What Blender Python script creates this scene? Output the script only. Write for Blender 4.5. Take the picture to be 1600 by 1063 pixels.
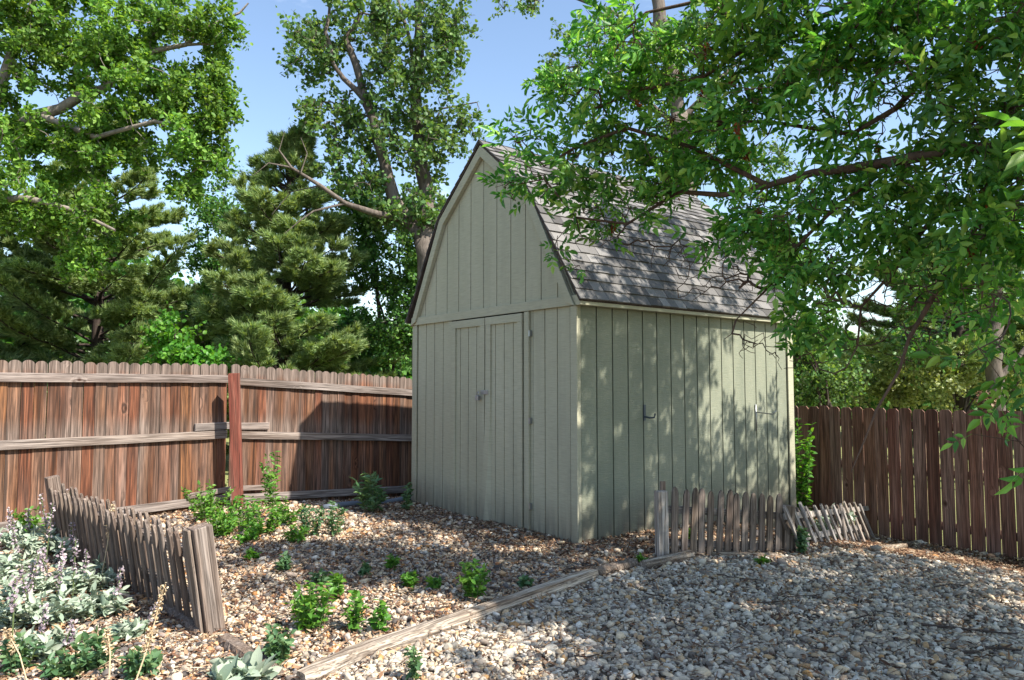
import bpy, math, random
import numpy as np
from mathutils import Vector, Matrix, Euler
R = math.radians
rng = np.random.default_rng(7)
random.seed(7)
for o in list(bpy.data.objects): bpy.data.objects.remove(o)
SC = bpy.context.scene
COL = SC.collection

# ------------------------------------------------------------ camera, sky, sun, exposure
F = 1120.0; CAMH = 1.5; TH = math.atan(68.5 / F)
cd = bpy.data.cameras.new('camera'); cam = bpy.data.objects.new('camera', cd); COL.objects.link(cam)
cam.location = (0, 0, CAMH); cam.rotation_euler = (math.pi / 2 + TH, 0, 0)
cd.sensor_width = 36; cd.lens = 36 * F / 1600; cd.clip_end = 2000; cd.clip_start = .05
SC.camera = cam
SUN = Vector((.74, -.49, 1)).normalized()
EL = math.asin(SUN.z); AZ = math.atan2(SUN.x, SUN.y)
w = bpy.data.worlds.new('World'); SC.world = w; w.use_nodes = True
wn = w.node_tree.nodes; wl = w.node_tree.links
bg = wn['Background']
sky = wn.new('ShaderNodeTexSky'); sky.sky_type = 'NISHITA'; sky.sun_disc = False
sky.sun_elevation = EL; sky.sun_rotation = AZ; sky.air_density = 1.1; sky.dust_density = .6; sky.ozone_density = 1.0
tc = wn.new('ShaderNodeTexCoord'); mp = wn.new('ShaderNodeMapping'); mp.inputs['Scale'].default_value = (1.2, 1.2, 3.2)
nz = wn.new('ShaderNodeTexNoise'); nz.inputs['Scale'].default_value = 1.7; nz.inputs['Detail'].default_value = 9; nz.inputs['Roughness'].default_value = .6
cr = wn.new('ShaderNodeValToRGB'); cr.color_ramp.elements[0].position = .58; cr.color_ramp.elements[1].position = .8
cr.color_ramp.elements[1].color = (.75, .75, .75, 1)
mx = wn.new('ShaderNodeMix'); mx.data_type = 'RGBA'; mx.inputs['B'].default_value = (7.5, 7.9, 8.6, 1)
wl.new(tc.outputs['Generated'], mp.inputs['Vector']); wl.new(mp.outputs[0], nz.inputs['Vector'])
wl.new(nz.outputs['Fac'], cr.inputs[0]); wl.new(cr.outputs[0], mx.inputs['Factor'])
wl.new(sky.outputs[0], mx.inputs['A']); wl.new(mx.outputs['Result'], bg.inputs['Color'])
bg.inputs['Strength'].default_value = .125
sl = bpy.data.lights.new('sun', 'SUN'); so = bpy.data.objects.new('sun', sl); COL.objects.link(so)
sl.energy = 5; sl.angle = R(.55); sl.color = (1, .94, .84)
so.rotation_euler = SUN.to_track_quat('Z', 'Y').to_euler(); so.location = (20, -12, 25)
SC.view_settings.view_transform = 'Standard'; SC.view_settings.look = 'None'
SC.view_settings.exposure = 1.1; SC.view_settings.gamma = 1
SC.render.engine = 'CYCLES'
SC.cycles.transparent_max_bounces = 8; SC.cycles.max_bounces = 7; SC.cycles.diffuse_bounces = 4; SC.cycles.transmission_bounces = 4

# ------------------------------------------------------------ placing helpers
cT, sT = math.cos(TH), math.sin(TH)
def ray(px, py):
    u = (px - 800) / F; v = (531.5 - py) / F
    return (u, cT - v * sT, sT + v * cT)
def at(px, py, Y):                      # point seen at a pixel at distance Y
    d = ray(px, py); k = Y / d[1]
    return np.array((d[0] * k, Y, CAMH + d[2] * k))
def smooth(a, b, x):
    t = np.clip((x - a) / (b - a), 0, 1); return t * t * (3 - 2 * t)
RA = np.array((5.42, 7.59)); RD = np.array((-.582, .813)); RN = np.array((-.813, -.582))     # right fence line
LP = np.array((-3.47, 8.84)); L1 = np.array((-.681, -.732)); L2 = np.array((.751, .661)); L2N = np.array((.661, -.751))
def gz(x, y):
    x = np.asarray(x, float); y = np.asarray(y, float)
    d = (x - RA[0]) * RN[0] + (y - RA[1]) * RN[1]
    z = -.375 * (1 - smooth(.1, 3.0, d))
    e = (x - LP[0]) * L2N[0] + (y - LP[1]) * L2N[1]; s = (x - LP[0]) * L2[0] + (y - LP[1]) * L2[1]
    z = z - .17 * (1 - smooth(.1, 1.3, e)) * np.clip(s / 2.7, 0, 1.2)
    z = z + .012 * np.sin(1.9 * x + .7) * np.cos(1.6 * y + x * .5) + .006 * np.sin(5.1 * x + 2 * y) * np.cos(4.3 * y)
    return z
def gp(px, py):                         # ground point seen at a pixel
    d = ray(px, py); z = 0.0
    for _ in range(6):
        k = (z - CAMH) / d[2]; z = float(gz(d[0] * k, d[1] * k))
    return np.array((d[0] * k, d[1] * k, z))

# ------------------------------------------------------------ object helpers
def tag(o, label=None, cat=None, group=None, kind=None):
    if label: o['label'] = label
    if cat: o['category'] = cat
    if group: o['group'] = group
    if kind: o['kind'] = kind
    return o
def empty(name, loc, rz=0, label=None, cat=None, group=None):
    o = bpy.data.objects.new(name, None); COL.objects.link(o); o.location = tuple(float(v) for v in loc)
    o.rotation_euler = (0, 0, rz); o.empty_display_size = .1
    return tag(o, label, cat, group)
def np_mesh(name, V, Fc, mat, smooth_=False):
    me = bpy.data.meshes.new(name); V = np.asarray(V, np.float32); Fc = np.asarray(Fc, np.int32)
    n, k = Fc.shape
    me.vertices.add(len(V)); me.vertices.foreach_set('co', V.ravel())
    me.loops.add(n * k); me.loops.foreach_set('vertex_index', Fc.ravel())
    me.polygons.add(n); me.polygons.foreach_set('loop_start', np.arange(0, n * k, k, dtype=np.int32))
    me.polygons.foreach_set('loop_total', np.full(n, k, np.int32))
    if smooth_: me.polygons.foreach_set('use_smooth', np.ones(n, bool))
    me.update(calc_edges=True)
    if mat: me.materials.append(mat)
    return me
def link(name, me, parent=None, loc=None, rot=None):
    o = bpy.data.objects.new(name, me); COL.objects.link(o)
    if parent: o.parent = parent
    if loc is not None: o.location = tuple(float(v) for v in loc)
    if rot is not None: o.rotation_euler = rot
    return o
class MB:
    def __init__(s): s.v = []; s.f = []
    def poly(s, vs, fs):
        n = len(s.v); s.v += [tuple(float(c) for c in q) for q in vs]; s.f += [tuple(n + i for i in f) for f in fs]; return s
    def box(s, a, b, M=None):
        x0, y0, z0 = a; x1, y1, z1 = b
        vs = [Vector(q) for q in ((x0,y0,z0),(x1,y0,z0),(x1,y1,z0),(x0,y1,z0),(x0,y0,z1),(x1,y0,z1),(x1,y1,z1),(x0,y1,z1))]
        if M: vs = [M @ q for q in vs]
        return s.poly(vs, [(0,3,2,1),(4,5,6,7),(0,1,5,4),(1,2,6,5),(2,3,7,6),(3,0,4,7)])
    def prism(s, pts, o, u, v, wv):     # outline pts (a,b) in frame o,u,v extruded by wv
        o, u, v, wv = (Vector(q) for q in (o, u, v, wv)); n = len(pts)
        A = [o + u * a + v * b for a, b in pts]; B = [q + wv for q in A]
        fs = [tuple(range(n)), tuple(range(2 * n - 1, n - 1, -1))] + [((i + 1) % n, i, n + i, n + (i + 1) % n) for i in range(n)]
        return s.poly(A + B, fs)
    def tube(s, pts, rad, n=8, cap=True, rough=0):
        pts = [Vector(tuple(float(c) for c in p)) for p in pts]; m = len(pts)
        if not hasattr(rad, '__len__'): rad = [rad] * m
        base = len(s.v); t0 = None
        for i, p in enumerate(pts):
            t = (pts[min(i + 1, m - 1)] - pts[max(i - 1, 0)]).normalized()
            if t0 is None:
                a = Vector((0, 0, 1)) if abs(t.z) < .9 else Vector((1, 0, 0)); e1 = t.cross(a).normalized()
            else:
                e1 = (e1 - t * e1.dot(t)).normalized()
            t0 = t; e2 = t.cross(e1)
            for k in range(n):
                an = 2 * math.pi * k / n; s.v.append(tuple(p + (e1 * math.cos(an) + e2 * math.sin(an)) * rad[i] * (1 + random.uniform(-rough, rough))))
        for i in range(m - 1):
            for k in range(n):
                a = base + i * n + k; b = base + i * n + (k + 1) % n
                s.f.append((a, b, b + n, a + n))
        if cap:
            s.f.append(tuple(base + k for k in range(n - 1, -1, -1))); s.f.append(tuple(base + (m - 1) * n + k for k in range(n)))
        return s
    def mesh(s, name, mat, sm=False):
        me = bpy.data.meshes.new(name); me.from_pydata(s.v, [], s.f); me.materials.append(mat)
        if sm: me.polygons.foreach_set('use_smooth', np.ones(len(me.polygons), bool))
        me.update(); return me
    def build(s, name, mat, parent=None, sm=False, bevel=0, world=False):
        if world and parent is not None:
            L = parent.location; s.v = [(a - L.x, b - L.y, c - L.z) for a, b, c in s.v]
        o = link(name, s.mesh(name, mat, sm), parent)
        if bevel:
            m = o.modifiers.new('bevel', 'BEVEL'); m.width = bevel; m.segments = 2; m.limit_method = 'ANGLE'
        return o

# ------------------------------------------------------------ materials
class NT:
    def __init__(s, name):
        s.m = bpy.data.materials.new(name); s.m.use_nodes = True; s.t = s.m.node_tree; s.n = s.t.nodes; s.l = s.t.links
        s.b = s.n['Principled BSDF']; s.out = s.n['Material Output']
    def new(s, typ, ins=None, **kw):
        x = s.n.new(typ)
        for k, v in kw.items(): setattr(x, k, v)
        for k, v in (ins or {}).items():
            if hasattr(v, 'is_linked') or hasattr(v, 'links'): s.l.new(v, x.inputs[k])
            else: x.inputs[k].default_value = v
        return x
    def obj(s): return s.new('ShaderNodeTexCoord').outputs['Object']
    def map(s, vec, scale=(1,1,1), loc=None):
        return s.new('ShaderNodeMapping', {'Vector': vec, 'Scale': scale, **({'Location': loc} if loc is not None else {})}).outputs[0]
    def noise(s, vec, scale, detail=5, rough=.55, dist=0):
        return s.new('ShaderNodeTexNoise', {'Vector': vec, 'Scale': scale, 'Detail': detail, 'Roughness': rough, 'Distortion': dist}).outputs['Fac']
    def ramp(s, fac, stops, interp='LINEAR'):
        x = s.new('ShaderNodeValToRGB', {0: fac}); r = x.color_ramp; r.interpolation = interp
        while len(r.elements) < len(stops): r.elements.new(.5)
        for e, (p, c) in zip(r.elements, stops):
            e.position = p; e.color = (*c, 1) if hasattr(c, '__len__') else (c, c, c, 1)
        return x.outputs[0]
    def mix(s, f, a, b, mode='MIX'):
        x = s.new('ShaderNodeMix', data_type='RGBA', blend_type=mode)
        for k, v in (('Factor', f), ('A', a), ('B', b)):
            if isinstance(v, tuple): v = (*v, 1) if len(v) == 3 else v
            if hasattr(v, 'links'): s.l.new(v, x.inputs[k])
            else: x.inputs[k].default_value = v
        return x.outputs['Result']
    def math(s, op, a, b=0.0):
        return s.new('ShaderNodeMath', {0: a, 1: b}, operation=op).outputs[0]
    def bump(s, h, strength=.3, dist=.01):
        x = s.new('ShaderNodeBump', {'Height': h, 'Strength': strength, 'Distance': dist}); s.l.new(x.outputs[0], s.b.inputs['Normal']); return x
    def col(s, c, rough=.8, spec=.3):
        if hasattr(c, 'links'): s.l.new(c, s.b.inputs['Base Color'])
        else: s.b.inputs['Base Color'].default_value = (*c, 1)
        if hasattr(rough, 'links'): s.l.new(rough, s.b.inputs['Roughness'])
        else: s.b.inputs['Roughness'].default_value = rough
        s.b.inputs['Specular IOR Level'].default_value = spec
        return s.m

def wood(name, cols, grey, greyamt=.5, axis=2, bump=.5, scale=1, topgrey=None):
    """weathered board: cols = dark/mid/light of the coloured wood, grey = silvered colour; grain runs along axis"""
    m = NT(name); oi = m.new('ShaderNodeObjectInfo'); rnd = oi.outputs['Random']
    off = m.new('ShaderNodeCombineXYZ', {0: m.math('MULTIPLY', rnd, 37.0), 1: m.math('MULTIPLY', rnd, 91.0), 2: m.math('MULTIPLY', rnd, 53.0)}).outputs[0]
    v0 = m.new('ShaderNodeVectorMath', {0: m.obj(), 1: off}, operation='ADD').outputs[0]
    sc = [30 * scale] * 3; sc[axis] = 1.1 * scale; sc2 = [9 * scale] * 3; sc2[axis] = .9 * scale; sc3 = [160.] * 3; sc3[axis] = 3.
    knot = m.new('ShaderNodeTexVoronoi', {'Vector': m.map(v0, tuple(0.0 if i == 1 else 2.6 if i != axis else 1.7 for i in range(3))), 'Scale': 1.0}).outputs['Distance']
    kb = m.ramp(knot, [(0, 1), (.16, 0)])
    warp = m.new('ShaderNodeVectorMath', {0: m.map(v0, tuple(sc)), 1: m.new('ShaderNodeCombineXYZ', {0: m.math('MULTIPLY', kb, 1.6), 1: m.math('MULTIPLY', kb, 1.3), 2: 0.0}).outputs[0]}, operation='ADD').outputs[0]
    g1 = m.noise(warp, 1.0, 6, .62, .8)
    g2 = m.noise(m.map(v0, tuple(sc2)), .6, 3, .5)
    g3 = m.noise(m.map(v0, tuple(sc3)), 1.0, 2, .6)
    c = m.ramp(g1, [(.36, cols[0]), (.5, cols[1]), (.64, cols[2])])
    hv = m.new('ShaderNodeHueSaturation', {'Color': c, 'Value': m.math('ADD', m.math('MULTIPLY', rnd, .55), .72), 'Hue': m.math('ADD', m.math('MULTIPLY', m.math('FRACT', m.math('MULTIPLY', rnd, 7.3)), .016), .494)}).outputs[0]
    ga = m.math('ADD', m.math('MULTIPLY', m.math('SUBTRACT', g2, .5), 2.2), m.math('ADD', greyamt - .25, m.math('MULTIPLY', m.math('FRACT', m.math('MULTIPLY', rnd, 3.7)), .5)))
    if topgrey is not None:
        z = m.new('ShaderNodeSeparateXYZ', {0: m.obj()}).outputs[2]
        tg = m.ramp(m.math('MULTIPLY', z, .5), [(topgrey[0] / 2, 0), (topgrey[1] / 2, 1)])
        ga = m.math('ADD', ga, m.math('MULTIPLY', tg, .9))
        tb = m.ramp(m.math('MULTIPLY', z, .5), [(.42, 0), (.45, .5), (.5, .45), (.58, 0)])
        ga = m.math('ADD', ga, tb)
    gf = m.new('ShaderNodeClamp', {0: ga}).outputs[0]
    gc = m.mix(m.ramp(g1, [(.34, 0), (.64, 1)]), tuple(x * .38 for x in grey), tuple(min(1, x * 1.3) for x in grey))
    c = m.mix(gf, hv, gc)
    c = m.mix(m.ramp(g3, [(.38, .7), (.56, 0)]), c, (.03, .02, .015))
    c = m.mix(m.ramp(knot, [(.025, .9), (.06, 0)]), c, (.04, .018, .01))
    m.bump(m.math('ADD', g1, m.math('MULTIPLY', g3, .5)), bump, .006)
    return m.col(c, .85, .2)
M = {}
M['cedar'] = wood('cedar', [(.05,.021,.012), (.15,.06,.031), (.28,.115,.058)], (.235,.18,.15), .24, topgrey=(1.5, 1.66))
M['brown_fence'] = wood('brown_fence', [(.10,.043,.03), (.19,.088,.06), (.26,.135,.10)], (.33,.225,.185), .18)
M['rail'] = wood('rail', [(.11,.075,.058), (.22,.165,.135), (.34,.275,.235)], (.33,.285,.26), .7, axis=0)
M['red_post'] = wood('red_post', [(.15,.045,.028), (.24,.08,.05), (.33,.14,.09)], (.32,.2,.15), .25, bump=.2)
M['grey_picket'] = wood('grey_picket', [(.10,.066,.048), (.17,.122,.093), (.25,.19,.15)], (.23,.19,.165), .45, scale=1.9, bump=.8)
M['pale_picket'] = wood('pale_picket', [(.24,.19,.15), (.36,.3,.25), (.47,.4,.345)], (.36,.335,.32), .5, scale=1.9, bump=.8)
M['post_wood'] = wood('post_wood', [(.14,.09,.06), (.23,.155,.105), (.31,.22,.155)], (.25,.21,.185), .45, scale=1.5, bump=.5)
M['log_wood'] = wood('log_wood', [(.15,.10,.065), (.38,.30,.22), (.6,.51,.4)], (.30,.27,.24), .4, axis=0, bump=1.0)

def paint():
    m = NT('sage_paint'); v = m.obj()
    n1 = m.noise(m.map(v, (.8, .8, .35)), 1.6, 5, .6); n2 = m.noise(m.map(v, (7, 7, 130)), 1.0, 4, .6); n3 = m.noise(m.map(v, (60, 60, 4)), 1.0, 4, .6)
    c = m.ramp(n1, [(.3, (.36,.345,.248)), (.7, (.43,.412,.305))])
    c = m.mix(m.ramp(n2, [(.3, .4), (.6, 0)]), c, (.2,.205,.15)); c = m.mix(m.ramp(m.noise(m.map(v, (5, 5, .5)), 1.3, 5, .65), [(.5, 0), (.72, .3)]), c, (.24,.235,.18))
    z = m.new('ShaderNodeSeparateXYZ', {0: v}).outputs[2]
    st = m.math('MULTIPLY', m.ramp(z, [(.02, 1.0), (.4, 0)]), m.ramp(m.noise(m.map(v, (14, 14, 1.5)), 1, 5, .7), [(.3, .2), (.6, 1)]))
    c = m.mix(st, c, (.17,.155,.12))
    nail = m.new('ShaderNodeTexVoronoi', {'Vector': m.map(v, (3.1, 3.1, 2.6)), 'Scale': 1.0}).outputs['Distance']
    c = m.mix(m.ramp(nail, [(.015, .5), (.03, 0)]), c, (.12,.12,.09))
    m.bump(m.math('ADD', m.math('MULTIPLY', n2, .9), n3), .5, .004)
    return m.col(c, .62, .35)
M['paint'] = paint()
def paint_side():  # sage paint toned darker for tree shade; the rough, greener siding is real
    m = NT('sage_paint_shaded'); v = m.obj()
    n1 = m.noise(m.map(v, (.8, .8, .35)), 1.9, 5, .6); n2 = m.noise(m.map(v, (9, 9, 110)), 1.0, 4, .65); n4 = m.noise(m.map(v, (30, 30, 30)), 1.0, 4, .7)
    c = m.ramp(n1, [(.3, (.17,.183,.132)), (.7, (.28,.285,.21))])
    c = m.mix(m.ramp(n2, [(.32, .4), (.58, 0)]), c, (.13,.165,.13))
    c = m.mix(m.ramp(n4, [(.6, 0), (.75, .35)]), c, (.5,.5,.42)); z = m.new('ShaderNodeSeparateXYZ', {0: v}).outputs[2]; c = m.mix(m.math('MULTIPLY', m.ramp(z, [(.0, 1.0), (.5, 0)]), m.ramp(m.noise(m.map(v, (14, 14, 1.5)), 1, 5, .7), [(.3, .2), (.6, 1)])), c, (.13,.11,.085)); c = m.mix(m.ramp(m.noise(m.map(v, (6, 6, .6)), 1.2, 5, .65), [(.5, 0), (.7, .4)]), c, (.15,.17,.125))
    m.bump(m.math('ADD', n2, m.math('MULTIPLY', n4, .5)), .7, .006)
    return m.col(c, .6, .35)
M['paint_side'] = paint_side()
def island(name, stops, rough=.85, spec=.25, nscale=0, bump=0, ns=40):
    m = NT(name); g = m.new('ShaderNodeNewGeometry'); c = m.ramp(g.outputs['Random Per Island'], stops, 'LINEAR')
    v = m.obj()
    if nscale:
        n = m.noise(v, ns, 4, .6); c = m.mix(nscale, c, m.ramp(n, [(.3, .25), (.7, 1.0)]), 'MULTIPLY')
        if bump: m.bump(n, bump, .004)
    return m.col(c, rough, spec)
M['shingle'] = island('shingle', [(0, (.10,.095,.092)), (.3, (.155,.148,.144)), (.7, (.21,.20,.193)), (1, (.28,.268,.258))], .95, .15, .6, .6, 220)
M['pale_gravel'] = island('pale_gravel', [(0, (.12,.10,.085)), (.14, (.27,.22,.18)), (.35, (.48,.415,.325)), (.62, (.63,.56,.455)), (.8, (.60,.475,.32)), (.87, (.46,.25,.09)), (.9, (.42,.36,.30)), (1, (.80,.74,.64))], .8, .3, .35, .4, 60)
M['mixed_gravel'] = island('mixed_gravel', [(0, (.07,.06,.055)), (.17, (.19,.165,.15)), (.32, (.46,.38,.29)), (.46, (.62,.50,.34)), (.54, (.52,.24,.08)), (.62, (.58,.43,.28)), (.8, (.76,.67,.54)), (.9, (.34,.30,.28)), (.95, (.45,.20,.08)), (1, (.66,.52,.40))], .8, .3, .4, .4, 60)
M['litter'] = island('leaf_litter', [(0, (.055,.03,.02)), (.3, (.13,.065,.04)), (.6, (.24,.14,.08)), (.85, (.36,.25,.16)), (1, (.5,.4,.28))], .9, .2)
def leafm(name, stops, trans=.38, rough=.45, spec=.4, tcol=(1.5, 1.35, .5)):
    m = NT(name); g = m.new('ShaderNodeNewGeometry'); c = m.ramp(g.outputs['Random Per Island'], stops)
    n = m.noise(m.obj(), 1.1, 3, .5)
    c = m.new('ShaderNodeHueSaturation', {'Color': c, 'Value': m.math('ADD', m.math('MULTIPLY', n, 1.0), .5), 'Hue': m.math('ADD', m.math('MULTIPLY', n, .05), .475)}).outputs[0]
    m.col(c, rough, spec)
    tr = m.new('ShaderNodeBsdfTranslucent', {'Color': m.mix(1.0, c, tcol, 'MULTIPLY')})
    mx = m.new('ShaderNodeMixShader', {0: trans}); m.l.new(m.b.outputs[0], mx.inputs[1]); m.l.new(tr.outputs[0], mx.inputs[2]); m.l.new(mx.outputs[0], m.out.inputs['Surface'])
    return m.m
M['ash_leaf'] = leafm('ash_leaf', [(0, (.04,.14,.028)), (.45, (.10,.29,.045)), (.8, (.2,.43,.07)), (1, (.38,.54,.12))], .45, .4, .4, (1.3, 1.3, .6))
M['maple_leaf'] = leafm('maple_leaf', [(0, (.06,.15,.025)), (.5, (.13,.27,.045)), (1, (.25,.41,.08))], .42, .5, .2)
M['cotton_leaf'] = leafm('cotton_leaf', [(0, (.05,.12,.035)), (.5, (.10,.20,.055)), (1, (.2,.31,.1))], .4, .5, .3)
M['dark_leaf'] = leafm('dark_leaf', [(0, (.03,.10,.02)), (.5, (.07,.19,.035)), (1, (.15,.29,.06))], .35)
M['bright_leaf'] = leafm('bright_leaf', [(0, (.05,.16,.02)), (.5, (.09,.27,.03)), (1, (.17,.36,.05))], .45)
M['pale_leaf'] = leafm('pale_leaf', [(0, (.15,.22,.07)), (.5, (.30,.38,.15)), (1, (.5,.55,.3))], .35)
M['needle'] = leafm('needle', [(0, (.09,.16,.06)), (.5, (.21,.31,.11)), (1, (.42,.52,.24))], .32, .5, .3)
M['weed_leaf'] = leafm('weed_leaf', [(0, (.05,.15,.02)), (.5, (.10,.26,.035)), (1, (.19,.36,.06))], .4)
M['sage_leaf'] = leafm('sage_leaf', [(0, (.06,.14,.06)), (.5, (.10,.2,.09)), (1, (.17,.27,.12))], .3)
M['silver_leaf'] = leafm('silver_leaf', [(0, (.2,.27,.2)), (.5, (.33,.40,.30)), (1, (.48,.53,.42))], .2, .8, .15, (1.1, 1.15, .9))
M['purple_flower'] = island('purple_flower', [(0, (.16,.12,.14)), (.5, (.34,.27,.31)), (1, (.5,.44,.42))], .9, .1)
M['straw'] = island('straw', [(0, (.3,.2,.11)), (.5, (.48,.36,.22)), (1, (.62,.52,.36))], .9, .1)
M['stem'] = NT('green_stem').col((.10,.14,.05), .7)
M['seed'] = island('seed_cluster', [(0, (.12,.03,.015)), (1, (.3,.09,.03))], .9, .1)
def bark(name, c0, c1, ax=2):
    m = NT(name); c0 = tuple(q * .75 for q in c0); c1 = tuple(q * .7 for q in c1); v = m.obj(); n = m.noise(m.map(v, (14, 14, 3.5)), 1.2, 7, .7, .5); n2 = m.noise(v, 2.2, 3)
    c = m.ramp(n, [(.3, c0), (.65, c1)]); c = m.mix(m.ramp(n2, [(.4, 0), (.7, .3)]), c, tuple(x * 1.5 for x in c1))
    m.bump(n, .9, .02); return m.col(c, .9, .2)
M['grey_bark'] = bark('grey_bark', (.07,.055,.045), (.24,.2,.17))
M['brown_bark'] = bark('brown_bark', (.05,.03,.022), (.19,.125,.09))
M['dark_bark'] = bark('dark_bark', (.03,.022,.02), (.12,.09,.075))
M['dead_bark'] = bark('dead_bark', (.16,.13,.11), (.4,.35,.3))
M['steel'] = NT('steel').col((.32,.33,.34), .4, .5); M['steel'].node_tree.nodes['Principled BSDF'].inputs['Metallic'].default_value = .8
M['iron'] = NT('dark_iron').col((.06,.075,.09), .5, .4)
M['pipe'] = NT('pipe_plastic').col((.1,.12,.15), .5, .4)
m = NT('soil'); v = m.obj(); n = m.noise(v, 30, 8, .7); n2 = m.noise(v, 2.0, 4)
yd = m.new('ShaderNodeAttribute', attribute_name='yard').outputs['Fac']
soil = m.mix(n2, m.ramp(n, [(.3, (.05,.038,.03)), (.7, (.17,.13,.10))]), m.ramp(n, [(.3, (.07,.05,.04)), (.7, (.26,.21,.16))]))
gr = m.ramp(n, [(.3, (.12,.15,.05)), (.7, (.34,.33,.14))])
m.bump(n, .8, .02); M['soil'] = m.col(m.mix(yd, gr, soil), .95, .1)

# ------------------------------------------------------------ ground
def axis_pts(lo, hi, step):
    a = np.arange(lo, hi + 1e-6, step); e = [2, 5, 12, 30, 80, 200, 500]
    return np.concatenate([[lo - q for q in e[::-1]], a, [hi + q for q in e]])
gx = axis_pts(-9, 9, .12); gy = axis_pts(-2, 16, .12)
GX, GY = np.meshgrid(gx, gy); nxg = len(gx); nyg = len(gy)
V = np.stack([GX.ravel(), GY.ravel(), gz(GX.ravel(), GY.ravel())], 1)
ii = (np.arange(nyg - 1)[:, None] * nxg + np.arange(nxg - 1)[None]).ravel()
me = np_mesh('ground', V, np.stack([ii, ii + 1, ii + 1 + nxg, ii + nxg], 1), M['soil'], True)
dR = (V[:, 0] - RA[0]) * RN[0] + (V[:, 1] - RA[1]) * RN[1]
L1N = np.array((.732, -.681))
dL1 = (V[:, 0] - LP[0]) * L1N[0] + (V[:, 1] - LP[1]) * L1N[1]; dL2 = (V[:, 0] - LP[0]) * L2N[0] + (V[:, 1] - LP[1]) * L2N[1]
yard = ((dR > 0) & (dL1 > 0) & (dL2 > 0)).astype(np.float32)
a = me.attributes.new('yard', 'FLOAT', 'POINT'); a.data.foreach_set('value', yard)
tag(link('ground', me), kind='structure')

# ------------------------------------------------------------ scatter
def rand_rot(n, upbias=0.0, fwd=None, fb=0.0):
    z = rng.normal(size=(n, 3)); z[:, 2] += upbias; z /= np.linalg.norm(z, axis=1)[:, None] + 1e-9
    x = rng.normal(size=(n, 3))
    if fwd is not None: x = x * (1 - fb) + fwd * fb * 2
    x -= z * np.sum(x * z, 1)[:, None]; x /= np.linalg.norm(x, axis=1)[:, None] + 1e-9
    y = np.cross(z, x)
    return np.stack([x, y, z], 2)           # columns are the axes
def scatter(P, T, Fc, S, Rm):
    n = len(P); k = len(T); S = np.asarray(S)
    if S.ndim == 1: S = S[:, None].repeat(3, 1)
    loc = T[None] * S[:, None, :]
    V = np.einsum('nij,nkj->nki', Rm, loc) + P[:, None, :]
    Fo = (Fc[None] + (np.arange(n) * k)[:, None, None]).reshape(-1, Fc.shape[1])
    return V.reshape(-1, 3), Fo
def ico(sub):
    t = (1 + 5 ** .5) / 2
    v = np.array([(-1,t,0),(1,t,0),(-1,-t,0),(1,-t,0),(0,-1,t),(0,1,t),(0,-1,-t),(0,1,-t),(t,0,-1),(t,0,1),(-t,0,-1),(-t,0,1)], float)
    f = [(0,11,5),(0,5,1),(0,1,7),(0,7,10),(0,10,11),(1,5,9),(5,11,4),(11,10,2),(10,7,6),(7,1,8),(3,9,4),(3,4,2),(3,2,6),(3,6,8),(3,8,9),(4,9,5),(2,4,11),(6,2,10),(8,6,7),(9,8,1)]
    v = [q / np.linalg.norm(q) for q in v]
    for _ in range(sub):
        c = {}; nf = []
        def mid(a, b):
            k = (min(a, b), max(a, b))
            if k not in c: q = v[a] + v[b]; v.append(q / np.linalg.norm(q)); c[k] = len(v) - 1
            return c[k]
        for a, b, d in f:
            x, y, z = mid(a, b), mid(b, d), mid(d, a); nf += [(a, x, z), (b, y, x), (d, z, y), (x, y, z)]
        f = nf
    return np.array(v), np.array(f)
def stones(P, size, sub, flat=(.5, .85)):
    T, Fc = ico(sub); n = len(P)
    # cut each stone by a few random planes so it reads as crushed rock
    D = rng.normal(size=(n, 7, 3)); D /= np.linalg.norm(D, axis=2)[:, :, None]
    h = rng.uniform(.34, .8, size=(n, 7))
    Vn = np.repeat(T[None], n, 0)
    for k in range(7):
        dp = np.einsum('nkj,nj->nk', Vn, D[:, k]); ex = np.maximum(dp - h[:, k:k+1], 0)
        Vn = Vn - ex[:, :, None] * D[:, k][:, None, :]
    S = np.stack([size * rng.uniform(.75, 1.35, n), size * rng.uniform(.6, 1.0, n), size * rng.uniform(*flat, n)], 1)
    Vn = Vn * S[:, None, :]
    yaw = rng.uniform(0, 2 * math.pi, n); t1 = rng.normal(0, .3, n)
    cy, sy = np.cos(yaw), np.sin(yaw); c1, s1 = np.cos(t1), np.sin(t1)
    x = Vn[:, :, 0]; y = Vn[:, :, 1] * c1[:, None] - Vn[:, :, 2] * s1[:, None]; z = Vn[:, :, 1] * s1[:, None] + Vn[:, :, 2] * c1[:, None]
    Vn = np.stack([x * cy[:, None] - y * sy[:, None], x * sy[:, None] + y * cy[:, None], z], 2) + P[:, None, :]
    k = len(T); Fo = (Fc[None] + (np.arange(n) * k)[:, None, None]).reshape(-1, 3)
    return Vn.reshape(-1, 3), Fo
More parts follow.
